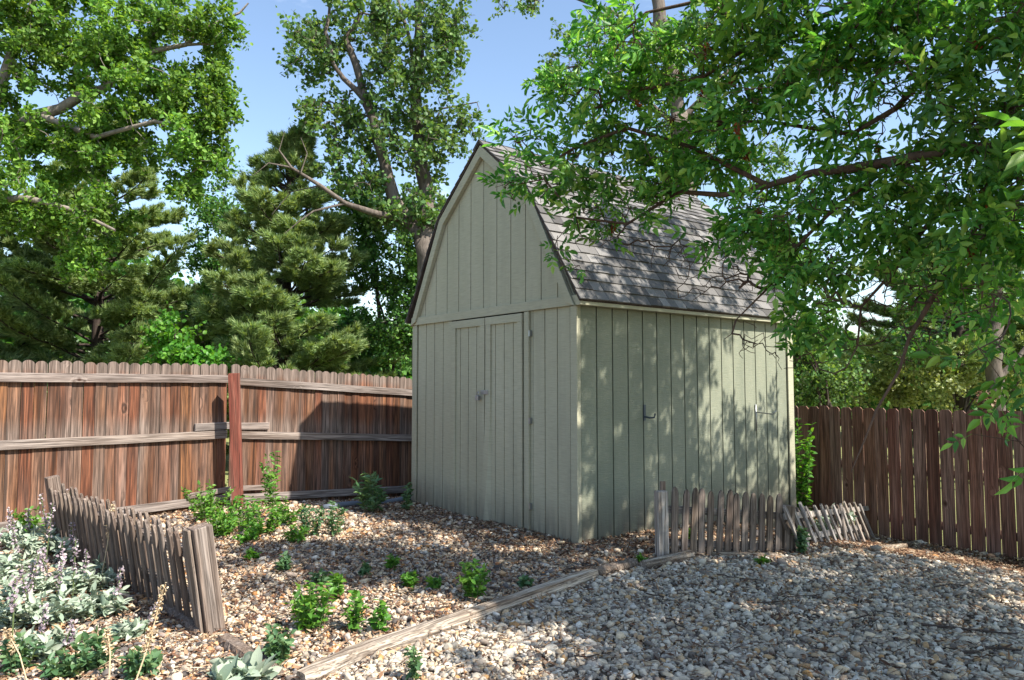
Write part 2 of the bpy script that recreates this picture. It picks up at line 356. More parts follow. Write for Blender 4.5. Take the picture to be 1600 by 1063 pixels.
# landscape timber divides the two gravels
TA = gp(470, 1075); TB = gp(992, 887); TCc = gp(1080, 872)
def side_right(x, y):
    # positive on the camera/right side of the timber line, continued to the right past the pickets
    d = TB[:2] - TA[:2]; s1 = (x - TA[0]) * d[1] - (y - TA[1]) * d[0]
    ylim = np.interp(x, [TB[0], TCc[0], 2.5, 3.6, 6], [TB[1], TCc[1] - .02, 6.35, 7.2, 8.0])
    return np.where(x < TB[0], s1 > 0, y < ylim)
def ground_pts(n, y0, y1):
    y = np.sqrt(rng.uniform(y0 ** 2, y1 ** 2, n)); x = rng.uniform(-.8, .8, n) * (y + .8)
    dR = (x - RA[0]) * RN[0] + (y - RA[1]) * RN[1]
    dA = (x - LP[0]) * L1N[0] + (y - LP[1]) * L1N[1]; dB = (x - LP[0]) * L2N[0] + (y - LP[1]) * L2N[1]
    # not under the shed
    lx = (x - .612) * .791 + (y - 6.72) * .611; ly = -(x - .612) * .611 + (y - 6.72) * .791
    ok = (dR > .02) & (dA > .02) & (dB > .02) & ~((lx > .03) & (lx < 3.58) & (ly > .03) & (ly < 3.0))
    return x[ok], y[ok]
def gravel(name, mat, right, dens, kind_label):
    Vs, Fs, n0 = [], [], 0
    for y0, y1, sub, s0 in ((2.9, 4.4, 1, .0155), (4.4, 7.0, 0, .0172), (7.0, 11.5, 0, .022)):
        area = .8 * ((y1 + .8) ** 2 - (y0 + .8) ** 2); x, y = ground_pts(int(area * dens * (1.35 if y0 < 4 else 1.15 if y0 < 6 else .7)), y0, y1)
        k = side_right(x, y) == right; x, y = x[k], y[k]
        if right:       # the far right thins out into leaf litter
            d = (x - RA[0]) * RN[0] + (y - RA[1]) * RN[1]; k = (d > 1.0 + rng.normal(0, .35, len(x))) & ((y < 6.6 + rng.normal(0, .3, len(x))) | (x < 2.3)); x, y = x[k], y[k]
        s = s0 * np.exp(rng.normal(-.05, .38, len(x)))
        if not right: s *= .95
        z = gz(x, y) + s * rng.uniform(-.1, .55, len(x)) + .006
        v, f = stones(np.stack([x, y, z], 1), s, sub); Vs.append(v); Fs.append(f + n0); n0 += len(v)
    me = np_mesh(name, np.concatenate(Vs), np.concatenate(Fs), mat)
    tag(link(name, me), kind_label, 'gravel', kind='stuff')
gravel('pale_gravel', M['pale_gravel'], True, 2300, 'pale grey and cream crushed gravel covering the ground right of the long timber')
gravel('mixed_gravel', M['mixed_gravel'], False, 2100, 'mixed tan and rust coloured gravel left of the timber in front of the shed')
# dead leaves and bark chips
CT = np.array([(-.5,-.22,0),(0,-.34,.06),(.55,-.1,0),(.5,.2,.05),(-.1,.33,0),(-.5,.15,.07)]); CF = np.array([(0,1,2,3),(0,3,4,5)])
x, y = ground_pts(170000, 3.0, 11)
d = (x - RA[0]) * RN[0] + (y - RA[1]) * RN[1]; e = (x + 1.9) ** 2 + (y - 4.6) ** 2
lx = (x - .612) * .791 + (y - 6.72) * .611; ly = -(x - .612) * .611 + (y - 6.72) * .791
prob = .1 + 1.0 * (1 - smooth(.8, 1.9, d)) + .75 * ((y > 6.7) & (x > 2.4)) + .8 * ((lx < 0) & (lx > -.8) & (ly > -.3)) * (1 + lx) \
    + .6 * ((lx > -.2) & (ly < 0) & (ly > -.7)) + .5 * np.exp(-(((x + 2.9) / .5) ** 2 + ((y - 4.9) / .9) ** 2))
prob += .22 * (~side_right(x, y))
k = rng.uniform(0, 1, len(x)) < prob; x, y = x[k], y[k]; n = len(x)
v, f = scatter(np.stack([x, y, gz(x, y) + rng.uniform(.012, .045, n)], 1), CT, CF, np.stack([rng.uniform(.02, .06, n), rng.uniform(.012, .032, n), rng.uniform(.03, .1, n)], 1), rand_rot(n, 3.2))
x, y = ground_pts(9000, 3.0, 9); n = len(x)
v2, f2 = scatter(np.stack([x, y, gz(x, y) + rng.uniform(.03, .05, n)], 1), CT, CF, np.stack([rng.uniform(.05, .16, n), rng.uniform(.006, .011, n), rng.uniform(.02, .04, n)], 1), rand_rot(n, 9))
f = np.concatenate([f, f2 + len(v)]); v = np.concatenate([v, v2])
tag(link('leaf_litter', np_mesh('leaf_litter', v, f, M['litter'])), 'brown dead leaves and bark chips scattered along the shed and the right fence', 'leaf litter', kind='stuff')

# ------------------------------------------------------------ garden shed
SR = empty('garden_shed', (.612, 6.72, 0), math.atan2(.611, .791), 'sage green wooden garden shed with gambrel roof of grey shingles', 'shed')
W, LN, HW = 3.03, 3.61, 2.29
PROF = [(0, HW), (.66, 3.47), (W / 2, 4.17), (W - .66, 3.47), (W, HW)]
def prof(a): return float(np.interp(a, [p[0] for p in PROF], [p[1] for p in PROF]))
def siding(mb, o, u, wv, spans, z0, topf):
    """vertical boards a0..a1 along u from z0 up to topf; wv = outward thickness vector"""
    for a0, a1 in spans:
        tops = [(a1, topf(a1))] + [(p, q) for p, q in reversed(PROF) if a0 < p < a1 and topf is prof] + [(a0, topf(a0))]
        mb.prism([(a0, z0), (a1, z0)] + tops, o, u, (0, 0, 1), wv)
def spans(a, b, step, gap=.013, jit=.0):
    n = max(1, round((b - a) / step)); e = np.linspace(a, b, n + 1); return [(e[i] + gap / 2, e[i + 1] - gap / 2) for i in range(n)]
flat = lambda a: HW
# front wall (local x = 0 plane, outward -x)
mb = MB(); fo = (0, 0, 0)
D0, D1, DM = .775, 2.13, 1.44; DH = 2.17
mb.prism([(0, -.5), (D0 - .02, -.5), (D0 - .02, HW), (0, HW)], (.03, 0, 0), (0, 1, 0), (0, 0, 1), (.02, 0, 0))
mb.prism([(D1 + .02, -.5), (W, -.5), (W, HW), (D1 + .02, HW)], (.03, 0, 0), (0, 1, 0), (0, 0, 1), (.02, 0, 0))
siding(mb, fo, (0, 1, 0), (.03, 0, 0), [(.0, .085)] + spans(.094, D0 - .12, .19) + [(D0 - .12, D0 - .02)], -.5, flat)
siding(mb, fo, (0, 1, 0), (.03, 0, 0), spans(D1 + .02, W - .09, .21), -.5, flat)
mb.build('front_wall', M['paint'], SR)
mb = MB()
siding(mb, (-.004, 0, 0), (0, 1, 0), (.03, 0, 0), spans(.02, W / 2, .235) + spans(W / 2, W - .02, .235), HW, lambda a: prof(a) - .01 if False else prof(a))
mb2 = MB(); mb2.prism([(0.01, HW)] + [(W - .01, HW)] + [(p, q - .02) for p, q in reversed(PROF[1:-1])], (.0265, 0, 0), (0, 1, 0), (0, 0, 1), (.02, 0, 0))
mb.poly(mb2.v, mb2.f)
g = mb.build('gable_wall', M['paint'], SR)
# side wall (local y = 0 plane, outward -y)
mb = MB()
mb.box((.05, .035, -.5), (LN - .01, .055, HW))
for a0, a1 in spans(.035, LN - .1, .215, .017): mb.box((a0, 0, -.5), (a1, .035, HW))
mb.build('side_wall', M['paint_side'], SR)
mb = MB()
mb.box((.05, W - .055, -.5), (LN - .01, W - .035, HW))
for a0, a1 in spans(.035, LN - .01, .215): mb.box((a0, W - .035, -.5), (a1, W, HW))
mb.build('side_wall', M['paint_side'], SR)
mb = MB(); siding(mb, (LN, 0, 0), (0, 1, 0), (-.03, 0, 0), spans(.02, W - .02, .215), -.5, prof)
mb.prism([(.03, -.5), (W - .03, -.5), (W - .03, HW)] + [(p, q - .02) for p, q in reversed(PROF[1:-1])] + [(.03, HW)], (LN - .0265, 0, 0), (0, 1, 0), (0, 0, 1), (-.02, 0, 0))
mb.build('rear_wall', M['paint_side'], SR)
def trim(name, a, b, bevel=.003): return MB().box(a, b).build(name, M['paint'], SR, bevel=bevel)
trim('corner_trim', (-.02, W - .085, -.5), (-.002, W + .02, HW - .055))
trim('corner_trim', (LN - .095, -.022, -.5), (LN + .02, -.003, HW - .02))
trim('corner_trim', (-.021, -.016, -.5), (-.002, .075, HW - .055))
trim('band_board', (-.034, -.03, HW - .05), (-.0065, W + .03, HW + .045))
trim('door_frame', (-.03, D0 - .085, -.4), (-.003, D0 - .01, HW - .055))
trim('door_frame', (-.02, D1 + .012, -.4), (-.003, D1 + .085, HW - .055))
# rake boards along the gable
mb = MB()
for sgn in (1, -1):
    pr = [(p if sgn == 1 else W - p, q) for p, q in PROF[:3]]
    P0, P1, P2 = (Vector((0, a, b)) for a, b in pr)
    def nrm(A, B):
        t = (B - A).normalized(); return Vector((0, -t.z, t.y)) if sgn == 1 else Vector((0, t.z, -t.y))
    n1, n2 = nrm(P0, P1), nrm(P1, P2); nb = (n1 + n2).normalized(); nb /= nb.dot(n1)
    wd = .1
    up2 = Vector((0, 0, 1)); up2 /= up2.dot(n2)
    lo = Vector((0, .02 * -sgn, -.06))
    outer = [P0 + lo + n1 * 0, P1 + nb * .0, P2 + up2 * .0]
    inner = [P0 + Vector((0, sgn * .1, -.015)), P1 - nb * wd, P2 - up2 * wd]
    for i in range(2):
        q = [outer[i], outer[i + 1], inner[i + 1], inner[i]]
        if sgn == -1: q = q[::-1]
        mb.prism([(p.y, p.z) for p in q], (-.058, 0, 0), (0, 1, 0), (0, 0, 1), (.05, 0, 0))
mb.build('rake_board', M['paint'], SR, bevel=.003)
trim('fascia', (-.05, -.1, HW - .055), (LN + .04, -.04, HW + .035))
trim('soffit', (-.03, -.04, HW - .03), (LN + .02, -.003, HW - .012), 0)
# roof
RF = MB(); deck = []
OV = [(-.115, HW - .005), (.655, 3.50), (W / 2, 4.205)]
def tab(mb, A, u, t, nrm, a0, a1, s0, ln, th):
    # a shingle: along u from a0..a1, up the slope t from s0, thicker at the butt
    lift = .012
    q = [A + u * a0 + t * s0 + nrm * (th + lift), A + u * a1 + t * s0 + nrm * (th + lift), A + u * a1 + t * (s0 + ln) + nrm * .004, A + u * a0 + t * (s0 + ln) + nrm * .004]
    lo = [A + u * a0 + t * s0 + nrm * lift * .3, A + u * a1 + t * s0 + nrm * lift * .3]
    n = len(mb.v); mb.v += [tuple(p) for p in q + lo]; mb.f += [(n, n+1, n+2, n+3), (n+4, n+5, n+1, n), (n+4, n, n+3), (n+1, n+5, n+2)]
U = Vector((1, 0, 0))
for sgn in (1, -1):
    pts = [Vector((0, (a if sgn == 1 else W - a), b)) for a, b in OV]
    for i in range(2):
        A, B = pts[i], pts[i + 1]; t = (B - A).normalized(); Ls = (B - A).length
        nrm = Vector((0, -t.z, t.y)) if sgn == 1 else Vector((0, t.z, -t.y))
        rows = round(Ls / .118); ex = Ls / rows
        for r in range(rows):
            a = -.075 - random.random() * .15
            while a < LN + .06:
                wd = random.uniform(.11, .19); a0 = max(a, -.075); a1 = min(a + wd, LN + .065)
                if a1 - a0 > .02: tab(RF, A, U, t, nrm, a0 + .0015, a1 - .0015, r * ex - random.uniform(.0, .008), ex + .03, random.uniform(.004, .012))
                a += wd
RFo = RF.build('roof', M['shingle'], SR)
mb = MB()
oc = [(a, b) for a, b in OV] + [(W - a, b) for a, b in OV[:2]][::-1]; ic = [(a + (.014 if a < W / 2 else -.014 if a > W / 2 else 0), b - .016) for a, b in oc]
for i in range(4): mb.prism([oc[i], ic[i], ic[i + 1], oc[i + 1]], (-.065, 0, 0), (0, 1, 0), (0, 0, 1), (LN + .12, 0, 0))
mb.build('roof_deck', M['dark_bark'], SR)
mb = MB()
for k in range(22):
    a = -.08 + k * .17
    for sgn in (1, -1):
        t = Vector((0, sgn * .76, -.65 )); mb.poly([(a, W / 2, 4.235), (a + .2, W / 2, 4.225), (a + .2, W / 2 + sgn * .12, 4.225 - .1), (a, W / 2 + sgn * .12, 4.235 - .1)], [(0, 1, 2, 3) if sgn == -1 else (3, 2, 1, 0)])
mb.build('ridge_cap', M['shingle'], RFo)
# doors
def door(y0, y1, boards, warp):
    mb = MB(); mb.box((-.006, y0, -.3), (.012, y1, DH - .03))
    for a0, a1 in spans(y0 + .01, y1 - .01, .17, .012): mb.box((-.02, a0, -.3), (-.006, a1, DH - .03))
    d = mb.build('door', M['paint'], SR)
    MB().box((-.042, y0, DH - .03), (-.006, y1, DH + .055)).build('door_rail', M['paint'], d, bevel=.003)
    for a0, a1, wp in boards:
        mb = MB(); n = 10; vs = []
        for i in range(n + 1):
            z = -.3 + (DH - .03 + .3) * i / n; k = max(0, 1 - (z + .05) / 1.5) ** 2 * wp
            for xx, yy in ((-.04 - k * .35, a0 + k), (-.04 - k * .35, a1 + k), (-.0195, a1), (-.0195, a0)): vs.append((xx, yy, z))
        fs = [(0,1,2,3), (4*n+3, 4*n+2, 4*n+1, 4*n)] + [(4*i+j, 4*i+4+j, 4*i+4+(j+1) % 4, 4*i+(j+1) % 4) for i in range(n) for j in range(4)]
        mb.poly(vs, fs).build('door_stile', M['paint'], d, bevel=.003)
    return d
dr = door(D0 + .012, DM - .008, [(D0 + .014, D0 + .09, 0.0), (DM - .1, DM - .012, .09)], 0)
dl = door(DM + .008, D1 - .014, [(D1 - .1, D1 - .018, 0), (DM + .01, DM + .09, .012)], 0)
# hasp and padlock on the left door
hz = 1.385; hp = MB().box((-.05, DM - .07, hz), (-.041, DM + .06, hz + .045)).build('hasp', M['steel'], dr, bevel=.002)
pl = MB().box((-.1, DM + .045, hz - .065), (-.062, DM + .1, hz - .01)); pl.build('padlock', M['steel'], hp, bevel=.006)
MB().tube([(-.08, DM + .055, hz - .012), (-.08, DM + .055, hz + .018), (-.075, DM + .07, hz + .03), (-.08, DM + .088, hz + .018), (-.08, DM + .088, hz - .012)], .005).build('shackle', M['steel'], hp, sm=True)
for z in (.25, 1.1, 1.98):
    MB().box((-.036, D0 - .11, z), (-.005, D0 - .09, z + .06)).build('hinge', M['steel'], SR)
# hooks on the side wall
hx = .885 + .03
mb = MB(); mb.box((hx - .014, -.012, 1.13), (hx + .014, -.001, 1.29)); mb.tube([(hx, -.012, 1.17), (hx, -.07, 1.16), (hx + .012, -.125, 1.165), (hx + .016, -.13, 1.205)], .009, 8)
mb.build('wall_hook', M['iron'], SR, sm=False)
hx = 2.83
mb = MB(); mb.tube([(hx, -.012, 1.26), (hx, -.016, .95)], .009, 6); mb.tube([(hx, -.012, 1.17), (hx + .05, -.2, 1.15), (hx + .055, -.24, 1.19)], .008, 6)
mb.build('wall_hook', M['steel'], SR, sm=True)

# ------------------------------------------------------------ fences
def board_mesh(name, wd, h, th, top, mat, ov=0, nick=False):
    if top == 'round': o = [(-wd/2, -.35), (wd/2, -.35)] + [(wd/2 * math.cos(a) , h - wd * .42 + wd * .42 * math.sin(a)) for a in np.linspace(.25, math.pi - .25, 9)]
    elif top == 'ear': o = [(-wd/2, -.35), (wd/2, -.35), (wd/2, h - .03), (wd/2 - .028, h), (-wd/2 + .028, h), (-wd/2, h - .03)]
    else:  # pointed picket with a softened tip
        o = [(-wd/2, -ov), (wd/2, -ov), (wd/2, h - .055), (wd * .3, h - .015), (0, h), (-wd * .3, h - .015), (-wd/2, h - .055)]
    return MB().prism(o, (0, -th/2, 0), (1, 0, 0), (0, 0, 1), (0, th, 0)).mesh(name, mat)
LF = empty('board_fence', (LP[0], LP[1], 0), 0, 'weathered orange brown board fence with scalloped top, left of the shed', 'fence')
cm = [board_mesh('board', wd, 1.0, .018, 'round', M['cedar']) for wd in (.111, .1125, .110, .112)]
def put_boards(root, P0, dr, n, step, h0, h1, meshes, nrm, joff, name='board', zsc=True):
    ang = math.atan2(dr[1], dr[0])
    for i in range(n):
        p = P0 + dr * (i + .5) * step - nrm * (joff + random.uniform(0, .003)); t = i * step
        me = meshes[random.randrange(len(meshes))]
        o = link(name, me, root, (p[0] - root.location.x, p[1] - root.location.y, 0), (R(random.uniform(-.3, .3)), R(random.uniform(-.16, .16)), ang))
        o.location.z = h0(t) - 1.0 + random.uniform(-.008, .008)
        yield o
# boards have a mesh 1 m tall from z=-.35: make them as long as the fence
for i, me in enumerate(cm):
    for v in me.vertices:
        v.co.z += .74 if v.co.z > .5 else -.05
bl = list(put_boards(LF, LP + L1 * .02, L1, 46, .113, lambda t: 1.0, None, cm, L1N, .03))
b2 = list(put_boards(LF, LP + L2 * .02, L2, 50, .111, lambda t: 1.0 - .06 * t * .98, None, cm, L2N, .03))
def rail(root, P, d, a0, a1, z0, z1, nrm, hh=.09, th=.038, mat='rail', out=0):
    A = np.array((*(P + d * a0 + nrm * out), z0)); B = np.array((*(P + d * a1 + nrm * out), z1)); L = np.linalg.norm(B - A)
    mb = MB().box((0, -th/2, -hh/2), (L, th/2, hh/2))
    o = mb.build('rail', M[mat], root, bevel=.004); o.location = Vector(A) - root.location
    dx = (B - A) / L; o.rotation_euler = Matrix(((dx[0], -d[1], 0), (dx[1], d[0], 0), (dx[2], 0, 1))).to_euler()
    return o
for z0, z1 in ((1.56, 1.57), (.885, .90), (.115, .06)): rail(LF, LP, L1, .03, 5.2, z0, z1, L1N, .095)
for z0, z1 in ((1.535, 1.535 - .062 * 5.5), (.875, .875 - .064 * 5.5), (.10, .10 - .05 * 5.5)): rail(LF, LP, L2, .03, 5.5, z0, z1, L2N, .095)
rail(LF, LP, L1, .0, .42, .99, .985, L1N, .085, out=.0); rail(LF, LP, L2, .0, .5, .98, .965, L2N, .085, out=.0)
rail(LF, LP, L1, -.02, .5, .22, .19, L1N, .06, out=.03); rail(LF, LP, L2, .1, .45, .22, .2, L2N, .06, out=.02)
pp = LP + np.array((.19, -.2))
mb = MB(); mb.box((-.058, -.045, -.3), (.058, .045, 1.63)); mb.box((-.064, -.05, -.3), (-.03, .052, 1.62))
o = mb.build('post', M['red_post'], LF, bevel=.004); o.location = (pp[0] - LP[0], pp[1] - LP[1], 0); o.rotation_euler = (R(1.2), R(-2.6), R(12)); o.location.x += .02
tag(o, 'rusty red square post at the fence corner')
for t in (-2.45,):
    o = MB().box((-.045, -.045, -.3), (.045, .045, 1.6)).build('post', M['rail'], LF); q = LP + L1 * 4.2 - L1N * .1; o.location = (q[0] - LP[0], q[1] - LP[1], 0)
# drain pipe at the foot of the fence
A = gp(505, 800); B = at(668, 801, 9.35)
mb = MB().tube([(A[0] + (B[0] - A[0]) * t, A[1] + (B[1] - A[1]) * t, float(gz(A[0] + (B[0] - A[0]) * t, A[1] + (B[1] - A[1]) * t)) + .05 + .01 * math.sin(9 * t)) for t in np.linspace(0, 1, 14)], .035, 10)
po = mb.build('drain_pipe', M['pipe'], None, sm=True); tag(po, 'dark plastic pipe lying at the foot of the left fence', 'pipe')
# right fence
rb = RA - RD * 1.2
RFN = empty('board_fence', (*rb, -.375), 0, 'dark brown dog-eared board fence with narrow gaps right of the shed', 'fence')
rm = [board_mesh('board', wd, 1.0, .018, 'ear', M['brown_fence']) for wd in (.138, .135, .141)]
for me in rm:
    for v in me.vertices: v.co.z += .58 if v.co.z > .5 else 0
for o in put_boards(RFN, rb, RD, 56, .148, lambda t: 1.0 + .0 * t, None, rm, RN, 0): pass
for z in (.25, .85, 1.38):
    A = rb - RN * .04; o = MB().box((0, -.019, -.045), (8.3, .019, .045)).build('rail', M['brown_fence'], RFN); o.location = (-RN[0] * .04, -RN[1] * .04, z); o.rotation_euler = (0, 0, math.atan2(RD[1], RD[0]))
for t in (1.0, 3.4, 5.8, 8.2):
    q = RD * t - RN * .09; o = MB().box((-.045, -.045, -.3), (.045, .045, 1.5)).build('post', M['brown_fence'], RFN); o.location = (q[0], q[1], 0); o.rotation_euler = (0, 0, math.atan2(RD[1], RD[0]))

# ------------------------------------------------------------ low picket fences
def frame(xd, up):
    x = Vector(xd).normalized(); z = Vector(up); z = (z - x * z.dot(x)).normalized(); y = z.cross(x); return Matrix((x, y, z)).transposed()
def pickets(root, n, step, h, wd, mat, yoff, lean, jit=1.0, x0=0, meshes=None):
    ms = [board_mesh('picket', wd * k, h * k2, .019, 'pt', M[mat], .12) for k, k2 in ((1, 1), (.95, .98), (1.04, 1.01), (.98, .965))]
    for i in range(n):
        o = link('picket', ms[random.randrange(4)], root, (x0 + i * step + random.uniform(-.008, .008) * jit, yoff, random.uniform(-.015, .015) * jit))
        o.rotation_euler = (R(random.uniform(-1, 1) * jit), R(lean + random.uniform(-2, 2) * jit), 0)
# left: from near post to far post
A = gp(332, 990); B = gp(98, 862); d = B - A; L = float(np.linalg.norm(d))
PF = empty('picket_fence', A, 0, 'low grey picket fence leaning beside the silver plants at left', 'picket fence')
PF.rotation_euler = frame(d, (-.2, -.03, 1)).to_euler()
pickets(PF, 23, .128, .60, .056, 'grey_picket', .034, 1.5, .6, x0=.12); pickets(PF, 23, .128, .61, .05, 'grey_picket', -.034, 1.5, .6, x0=.17)
for z in (.18, .47): MB().box((0, -.022, z - .03), (L, .022, z + .03)).build('rail', M['rail'], PF, bevel=.003)
o = MB().box((-.06, -.06, -.1), (.045, .055, .665)).build('post', M['post_wood'], PF, bevel=.006)
o = MB().box((-.03, .058, -.1), (.05, .078, .66)).build('post_cover', M['post_wood'], PF, bevel=.004)
o = MB().box((L - .05, -.05, -.1), (L + .05, .05, .68)).build('post', M['grey_picket'], PF, bevel=.006)
# middle: in front of the side wall
A = gp(1036, 873); B = gp(1226, 864)
A2 = A.copy(); B2 = B.copy(); B2[2] -= .10; d = B2 - A2; L = float(np.linalg.norm(d))
PM = empty('picket_fence', A, 0, 'low weathered picket fence standing in front of the shed side wall', 'picket fence')
PM.rotation_euler = frame(d, (-.03, .02, 1)).to_euler()
pickets(PM, 13, .082, .62, .056, 'grey_picket', -.034, -2, .7, x0=.09)
for z in (.14, .42): MB().box((0, -.02, z - .03), (L - .01, .02, z + .03)).build('rail', M['rail'], PM, bevel=.003)
o = MB().box((-.055, -.045, -.1), (.04, .045, .575)).build('post', M['pale_picket'], PM, bevel=.006); o.rotation_euler = (0, R(-5), 0)
o = MB().box((-.0, .05, -.1), (.05, .07, .65)).build('post_board', M['grey_picket'], PM, bevel=.004); o.rotation_euler = (0, R(-4), 0)
o = MB().box((L - .045, -.055, -.1), (L + .045, .03, .52)).build('post', M['grey_picket'], PM, bevel=.006)
# right: fallen section
A = gp(1248, 866); B = gp(1372, 836); d = B - A; L = float(np.linalg.norm(d))
PR = empty('picket_fence', A, 0, 'collapsed pale picket fence section slumped between the pickets and the right fence', 'picket fence')
PR.rotation_euler = frame(d, (-.15, .25, 1)).to_euler()
pickets(PR, 13, L / 14, .47, .058, 'pale_picket', -.03, -28, 1.6, x0=.03); pickets(PR, 9, L / 12, .44, .05, 'grey_picket', .03, -26, 2.2, x0=.08)
for z, a0, a1 in ((.13, .0, L * .75), (.33, -.12, L + .02)): MB().box((a0, -.02, z - .028), (a1, .02, z + .028)).build('rail', M['pale_picket'], PR, bevel=.003)
o = MB().box((-.02, -.02, 0), (.02, .0, .42)).build('brace', M['pale_picket'], PR, bevel=.003); o.location = (L * .45, -.05, .0); o.rotation_euler = (0, R(24), 0)
o = MB().box((-.04, -.04, -.1), (.04, .04, .42)).build('post', M['grey_picket'], PR, bevel=.004); o.location = (L - .05, .06, 0)

# ------------------------------------------------------------ timbers on the ground
def timber(name, pts, r, mat, label, seed, up=.7):
    rd = np.random.default_rng(seed); pts = np.array(pts, float); n = 40
    tt = np.linspace(0, 1, len(pts)); q = np.array([[np.interp(t, tt, pts[:, k]) for k in range(3)] for t in np.linspace(0, 1, n)])
    o0 = q[0]; d = q[-1] - q[0]; ang = math.atan2(d[1], d[0])
    ca, sa = math.cos(-ang), math.sin(-ang)
    V = []; Fc = []; ns = 14; off = rd.normal(0, .06, (ns,)); 
    for i in range(n):
        e = q[i] - o0; lx = e[0] * ca - e[1] * sa; ly = e[0] * sa + e[1] * ca
        for k in range(ns):
            an = 2 * math.pi * k / ns; rr = r * (1 + off[k] + rd.normal(0, .035)) * (1 if i not in (0, n - 1) else .93)
            cy = math.cos(an); cz = math.sin(an); sq = 1 / max(abs(cy), abs(cz)) ** .5
            V.append((lx, ly + cy * rr * sq, e[2] + r * up + cz * rr * sq * .85))
    for i in range(n - 1):
        for k in range(ns): Fc.append((i*ns+k, i*ns+(k+1) % ns, (i+1)*ns+(k+1) % ns, (i+1)*ns+k))
    mb = MB(); mb.poly(V, Fc + [tuple(range(ns - 1, -1, -1)), tuple((n-1)*ns + k for k in range(ns))])
    o = mb.build(name, M[mat], None, sm=False); o.location = tuple(o0); o.rotation_euler = (0, 0, ang)
    return tag(o, label, 'timber')
timber('landscape_timber', [gp(470, 1075), gp(560, 1032), gp(700, 985), gp(850, 932), gp(928, 904)], .052, 'log_wood', 'long bleached landscape timber running diagonally across the gravel', 3)
timber('landscape_timber', [gp(932, 902), gp(992, 887)], .046, 'grey_picket', 'short dark timber end following the long bleached timber', 4)
timber('landscape_timber', [gp(1005, 892), gp(1080, 874)], .05, 'log_wood', 'short pale timber at the foot of the middle picket post', 5)
timber('landscape_timber', [gp(1085, 868), gp(1215, 872)], .04, 'log_wood', 'half buried timber along the foot of the middle pickets', 6, .2)
timber('landscape_timber', [gp(350, 1005), gp(432, 1062)], .05, 'post_wood', 'cracked dark timber beyond the near left picket post', 8, .3)
timber('landscape_timber', [gp(252, 945), gp(316, 996)], .045, 'grey_picket', 'split grey plank lying against the near left picket post', 9, .3)
timber('landscape_timber', [gp(1345, 862), gp(1425, 852)], .03, 'log_wood', 'small bleached stick of timber on leaf litter beside the collapsed pickets', 10, .2)

# ------------------------------------------------------------ leaves
def fold(pts, lift):
    return np.array([(x, y, abs(y) * lift + z) for x, y, z in pts])
LEAF = fold([(0,0,0), (.3,-.2,.02), (.65,-.17,.02), (1,0,-.08), (.65,.17,.02), (.3,.2,.02)], .35); LEAF_F = np.array([(0,1,2,3), (0,3,4,5)])
ROUND = fold([(0,0,0), (.25,-.38,0), (.62,-.36,0), (1,0,-.05), (.62,.36,0), (.25,.38,0)], .25)
def ash_template():
    V, Fc = [], []
    for (px_, ang, ln) in ((.42, 58, .55), (.42, -58, .55), (.75, 48, .62), (.75, -48, .62), (1, 0, .7)):
        a = R(ang); q = LEAF * ln; q = q * np.array((1, 1.05, 1))
        X = q[:, 0] * math.cos(a) - q[:, 1] * math.sin(a) + px_; Y = q[:, 0] * math.sin(a) + q[:, 1] * math.cos(a)
        Z = q[:, 2] - .25 * px_ ** 2 - .12 * q[:, 0] - .14 * (q[:, 0] / ln) ** 3; n = len(V); V += list(np.stack([X, Y, Z], 1)); Fc += [tuple(n + j for j in f) for f in LEAF_F]
    n = len(V); V += [np.array(t) for t in ((0, -.012, 0), (1, -.008, -.26), (1, .008, -.26), (0, .012, 0))]; Fc.append((n, n+1, n+2, n+3))
    return np.array(V), np.array(Fc)
ASH, ASH_F = ash_template()
def tuft(n=11, ln=1.0, wd=.07):
    V, Fc = [], []; r = np.random.default_rng(5)
    for i in range(n):
        d = r.normal(size=3); d[2] = 0; d = d / np.linalg.norm(d) * r.uniform(.35, .9); d[0] += .0; v = np.array((.55 + .3 * r.random(), d[0] * .6, d[1] * .6)); v /= np.linalg.norm(v)
        s = np.cross(v, r.normal(size=3)); s /= np.linalg.norm(s); b = len(V)
        V += [s * wd, v * ln * r.uniform(.8, 1.1), -s * wd]; Fc.append((b, b+1, b+2))
    return np.array(V), np.array(Fc)
TUFT, TUFT_F = tuft()

# ------------------------------------------------------------ trees
def densify(pts, step, wob):
    pts = np.array([np.asarray(p, float) for p in pts]); out = [pts[0]]
    for a, b in zip(pts[:-1], pts[1:]):
        n = max(1, int(np.linalg.norm(b - a) / step))
        for i in range(1, n + 1): out.append(a + (b - a) * i / n + (rng.normal(0, wob, 3) if i < n else 0))
    return np.array(out)
def frusta(A, B, ra, rb, n=5):
    d = B - A; L = np.linalg.norm(d, axis=1)[:, None] + 1e-9; t = d / L
    ref = np.where(np.abs(t[:, 2:3]) < .9, np.array([[0, 0, 1.]]), np.array([[1., 0, 0]])); e1 = np.cross(t, ref); e1 /= np.linalg.norm(e1, axis=1)[:, None]; e2 = np.cross(t, e1)
    an = np.arange(n) * 2 * math.pi / n; c = np.cos(an)[None, :, None]; s = np.sin(an)[None, :, None]
    ring = e1[:, None] * c + e2[:, None] * s
    Va = A[:, None] + ring * ra[:, None, None]; Vb = B[:, None] + ring * rb[:, None, None]
    V = np.concatenate([Va, Vb], 1).reshape(-1, 3); k = np.arange(n); f = np.stack([k, (k + 1) % n, n + (k + 1) % n, n + k], 1)
    return V, (f[None] + (np.arange(len(A)) * 2 * n)[:, None, None]).reshape(-1, 4)
